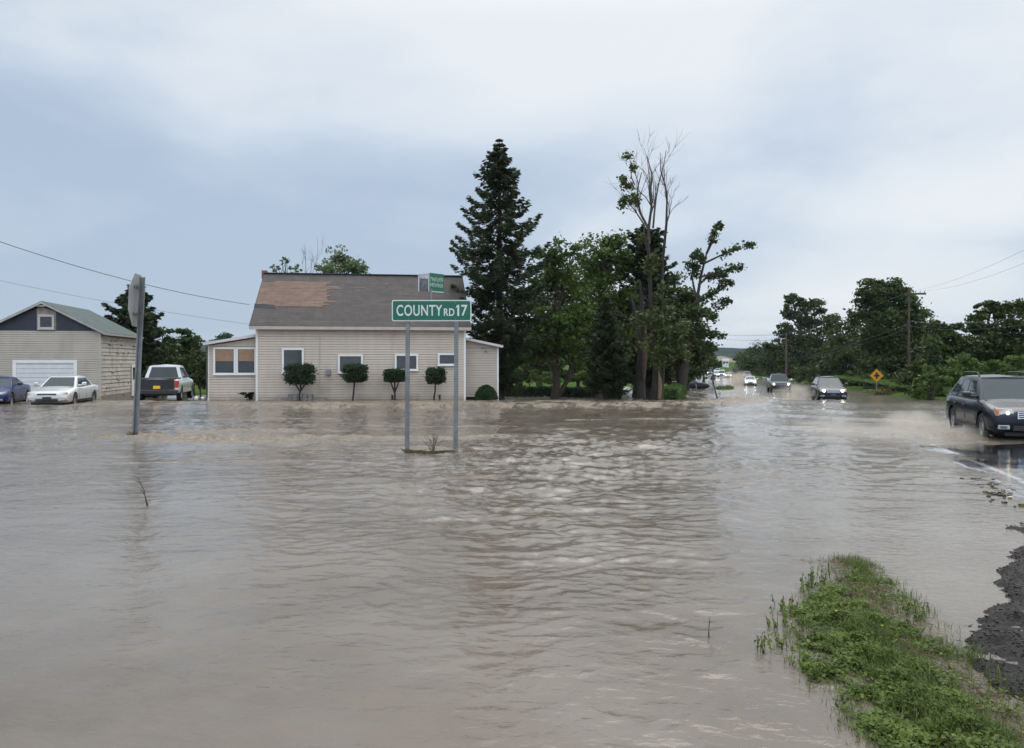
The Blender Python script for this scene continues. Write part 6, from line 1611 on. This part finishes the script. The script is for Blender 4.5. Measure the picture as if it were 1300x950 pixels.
# straw and flotsam along the water line
def st_den(x, y, rng):
    rx_ = np.interp(y, [3, 5, 6.1, 7.0, 7.7], [2.55, 2.74, 2.88, 3.10, 3.24])
    d = np.exp(-((rx_-x-.12)/.16)**2)*.9*(y < 7.8)+.8*np.exp(-((y-7.83+(x-3)*.05)/.06)**2)*ss(2.55, 2.9, x)*ss(3.4, 3.2, x)+.05*(spit(x, y) > 0)+.35*np.exp(-((y-6.95)/.16)**2)*(x > 2.65)*(x < 3.1)
    d = d+.5*np.exp(-(((x-3.95)/.2)**2+((y-6.15)/.12)**2))
    return rng.uniform(0, 1, len(x)) < d
xy, rng = sample(st_den, 5200, 304, 1.5, 4.3, 2.8, 8.1)
n = len(xy); z = np.maximum(ground_z(xy[:, 0], xy[:, 1]), .0)+rng.uniform(.004, .03, n)
D = np.stack([rng.normal(size=n)+.6, rng.normal(size=n)-.8, rng.normal(size=n)*.12], 1)
Q = quads(rng, np.stack([xy[:, 0], xy[:, 1], z], 1), .075, 0, .055, D)
o = finish('straw', np_mesh('straw', Q.reshape(-1, 3), np.arange(len(Q)*4).reshape(-1, 4), {'tint': np.repeat(rng.uniform(0, 1, len(Q)), 4)}), leafmat('straw_mat', (.07, .048, .03), (.26, .19, .11), .1, 8, .8))
tag(o, 'brown straw and flotsam washed along the edge of the bank', 'straw', kind='stuff')
# small yellow flowers
rng = np.random.default_rng(305); xy = np.array([(2.10, 6.1), (2.16, 6.0), (2.2, 6.25), (2.25, 5.95), (2.35, 6.0), (2.08, 5.9), (2.5, 5.6), (2.3, 6.35)])
Pp = np.repeat(np.stack([xy[:, 0], xy[:, 1], ground_z(xy[:, 0], xy[:, 1])+.075], 1), 5, 0)+rng.normal(size=(40, 3))*.006
Q = quads(rng, Pp, .016, .6, .8); o = finish('yellow_flowers', np_mesh('yellow_flowers', Q.reshape(-1, 3), np.arange(160).reshape(-1, 4), {'tint': rng.uniform(0, 1, 160)}), leafmat('yellow_bloom', (.5, .38, .02), (.7, .6, .05)))
tag(o, 'tiny yellow flowers scattered in the weeds', 'flowers', kind='stuff')
# broken asphalt and gravel on the mud
def rk_den(x, y, rng): return rng.uniform(0, 1, len(x)) < ss(-.25, .3, mudbank(x, y))*(.25+.75*ss(-.1, .3, fbm(x*4, y*4)))
xy, rng = sample(rk_den, 11000, 306, 2.8, 6.0, 2.8, 9.6)
z = ground_z(xy[:, 0], xy[:, 1]); s = rng.uniform(.0025, .009, len(xy))*np.where(rng.uniform(0, 1, len(xy)) > .985, 2.6, 1)
C = np.array([(x, y, z_) for x in (-1, 1) for y in (-1, 1) for z_ in (-1, 1)], float)
V = C[None]*s[:, None, None]*rng.uniform(.5, 1.1, (len(xy), 8, 3)); a_ = rng.uniform(0, 6.28, len(xy))
V = np.stack([V[..., 0]*np.cos(a_)[:, None]-V[..., 1]*np.sin(a_)[:, None], V[..., 0]*np.sin(a_)[:, None]+V[..., 1]*np.cos(a_)[:, None], V[..., 2]*.7], -1)
V = V+np.stack([xy[:, 0], xy[:, 1], np.maximum(z, -.02)+s*.2], 1)[:, None, :]
cf = np.array([(0, 1, 3, 2), (4, 6, 7, 5), (0, 4, 5, 1), (2, 3, 7, 6), (0, 2, 6, 4), (1, 5, 7, 3)])
Fc = (cf[None]+(np.arange(len(xy))*8)[:, None, None]).reshape(-1, 4)
o = finish('gravel', np_mesh('gravel', V.reshape(-1, 3), Fc, {'tint': np.repeat(rng.uniform(0, 1, len(xy)), 8)}), leafmat('gravel_mat', (.008, .008, .008), (.07, .062, .054), 0, 10, .7))
tag(o, 'wet dark gravel and asphalt crumbs on the mud at the right', 'gravel', kind='stuff')
# clods and leaf litter along the broken road edge
rng = np.random.default_rng(307); mb = MB(); y = np.concatenate([rng.uniform(8.5, 13.6, 60), rng.normal(12.3, .5, 26)])
for yy in y:
    xx = float(xedge(yy))+rng.normal()*.12-.02; s_ = rng.uniform(.008, .028)
    c_ = Vector((xx, yy, .015)); vs = [c_+Vector((s_*rng.uniform(.6, 1.3)*x, s_*rng.uniform(.6, 1.3)*y_, s_*.6*rng.uniform(.6, 1.3)*z_)) for x in (-1, 1) for y_ in (-1, 1) for z_ in (-1, 1)]
    mb.add(vs, [tuple(f) for f in cf.tolist()], int(rng.uniform(0, 1) > .7))
o = mb.build('broken_asphalt', [mat('wet_clod', (.022, .021, .02), .4, var=.4, scale=20), mat('leaf_litter', (.14, .12, .04), .8, var=.3)]); tag(o, 'crumbled black asphalt lumps along the edge of the highway', 'rubble', kind='stuff')
# tufts on the little island of grass by the road and along the right verge
def vg_den(x, y, rng):
    xe = xedge(y); isl = np.exp(-(((x-(xe-4.3))/.8)**2+((y-60)/5.)**2)) > .5
    rv = (x > xe+8.9) & (x < xe+13.5) & (y > 30)
    return isl | (rv & (rng.uniform(0, 1, len(x)) < .8))
xy, rng = sample(vg_den, 16000, 308, 14, 50, 32, 110)
Q = blades(xy, rng, .08, .24, .9, .022)
o = finish('verge_grass', np_mesh('verge_grass', Q.reshape(-1, 3), np.arange(len(Q)*4).reshape(-1, 4), {'tint': np.repeat(rng.uniform(0, 1, len(Q)), 4)}), leafmat('verge_grass', (.05, .10, .02), (.13, .20, .045), .3, .6))
tag(o, 'bright green roadside grass along the right verge and on the small island', 'grass', kind='stuff')

# ================================================================== spray thrown by the cars (real clouds of droplets)
def spray(name, label, loc, size, rz, dens, seed, col=(.86, .80, .72), drops=0, nscale=2.2):
    root = thing(name, label, 'spray', loc, rz)
    root['kind'] = 'stuff'
    bm = bmesh.new(); bmesh.ops.create_icosphere(bm, subdivisions=4, radius=1)
    for v in bm.verts: v.co = Vector((v.co.x*size[0], v.co.y*size[1], v.co.z*size[2]))
    me = bpy.data.meshes.new('mist'); bm.to_mesh(me); bm.free()
    m = bpy.data.materials.new('mist'+str(seed)); m.use_nodes = True; N = m.node_tree.nodes; L = m.node_tree.links; N.clear()
    v = N.new('ShaderNodeVolumePrincipled'); v.inputs['Color'].default_value = (*col, 1); v.inputs['Anisotropy'].default_value = .3
    tc = N.new('ShaderNodeTexCoord'); no = N.new('ShaderNodeTexNoise'); no.inputs['Scale'].default_value = nscale; no.inputs['Detail'].default_value = 5; no.inputs['Roughness'].default_value = .6
    mp = N.new('ShaderNodeMapping'); mp.inputs['Location'].default_value = (seed, 0, 0); L.new(tc.outputs['Object'], mp.inputs[0]); L.new(mp.outputs[0], no.inputs[0])
    sc = N.new('ShaderNodeVectorMath'); sc.operation = 'DIVIDE'; L.new(tc.outputs['Object'], sc.inputs[0]); sc.inputs[1].default_value = size
    ln = N.new('ShaderNodeVectorMath'); ln.operation = 'LENGTH'; L.new(sc.outputs[0], ln.inputs[0])
    def MM(op, a, b_=0.0, cl=False):
        n = N.new('ShaderNodeMath'); n.operation = op; n.use_clamp = cl
        for i, q_ in enumerate((a, b_)):
            if isinstance(q_, (int, float)): n.inputs[i].default_value = q_
            else: L.new(q_, n.inputs[i])
        return n.outputs[0]
    f = MM('SUBTRACT', 1.0, ln.outputs['Value'], True)
    d = MM('ADD', MM('MULTIPLY', f, 1.5), MM('MULTIPLY', MM('SUBTRACT', no.outputs[0], .58), 2.6), True)
    L.new(MM('MULTIPLY', MM('MULTIPLY', d, MM('MINIMUM', MM('MULTIPLY', f, 4.0), 1.0)), dens), v.inputs['Density'])
    L.new(v.outputs[0], N.new('ShaderNodeOutputMaterial').inputs['Volume'])
    o = finish('mist', me, m, root)
    if drops:
        rng = np.random.default_rng(seed); p_ = rng.normal(size=(drops, 3))*np.array(size)*.42; p_[:, 2] = np.abs(p_[:, 2])*.8
        s_ = rng.uniform(.004, .017, drops)
        O6 = np.array([(1, 0, 0), (-1, 0, 0), (0, 1, 0), (0, -1, 0), (0, 0, 1), (0, 0, -1)], float)
        V = O6[None]*s_[:, None, None]+p_[:, None]
        tf = np.array([(0, 2, 4), (2, 1, 4), (1, 3, 4), (3, 0, 4), (2, 0, 5), (1, 2, 5), (3, 1, 5), (0, 3, 5)])
        Fd = (tf[None]+(np.arange(drops)*6)[:, None, None]).reshape(-1, 3)
        finish('droplets', np_mesh('droplets', V.reshape(-1, 3), Fd), mat('muddy_drop', (.30, .25, .19), .3, var=.2), root)
    return root
d2 = Vector((math.cos(DN), math.sin(DN)))
spray('wheel_spray', 'muddy spray round the front wheel of the navy wagon', (11.25, 20.7, .05), (1.1, .8, .34), DN, 1.1, 1, drops=380)
spray('wheel_spray', 'muddy spray trailing low behind the rear wheel of the navy wagon', (11.9, 24.2, .05), (3.4, 1.1, .5), DN, .75, 2, drops=160)
spray('wheel_spray', 'thin low mist drifting left of the navy wagon', (9.6, 22.5, .02), (3.4, 2.2, .26), DN+.5, .55, 3)
spray('splash', 'fan of grey brown spray left of the second dark car', (s4.x-1.9, s4.y+1.6, s4.z+.3), (2.0, 1.7, .95), DN+.3, .45, 4, drops=200)
sp_ = G(934, 488); spray('splash', 'tall brown splash left of the white sedan', (sp_.x, sp_.y-1, sp_.z+.8), (3.0, 3.5, 1.7), 0, .45, 5, (.80, .70, .60), 200, 1.2)
sp_ = G(948, 490); spray('splash', 'dark brown splash at the wheel of the white sedan', (sp_.x-.1, sp_.y, sp_.z+.2), (1.4, 1.5, .6), 0, .7, 6, (.62, .48, .36), 100, 2)
spray('splash', 'low spray behind the third vehicle', (s5.x+2.2, s5.y+3, s5.z+.3), (2.4, 3, .6), 0, .22, 7, nscale=2)
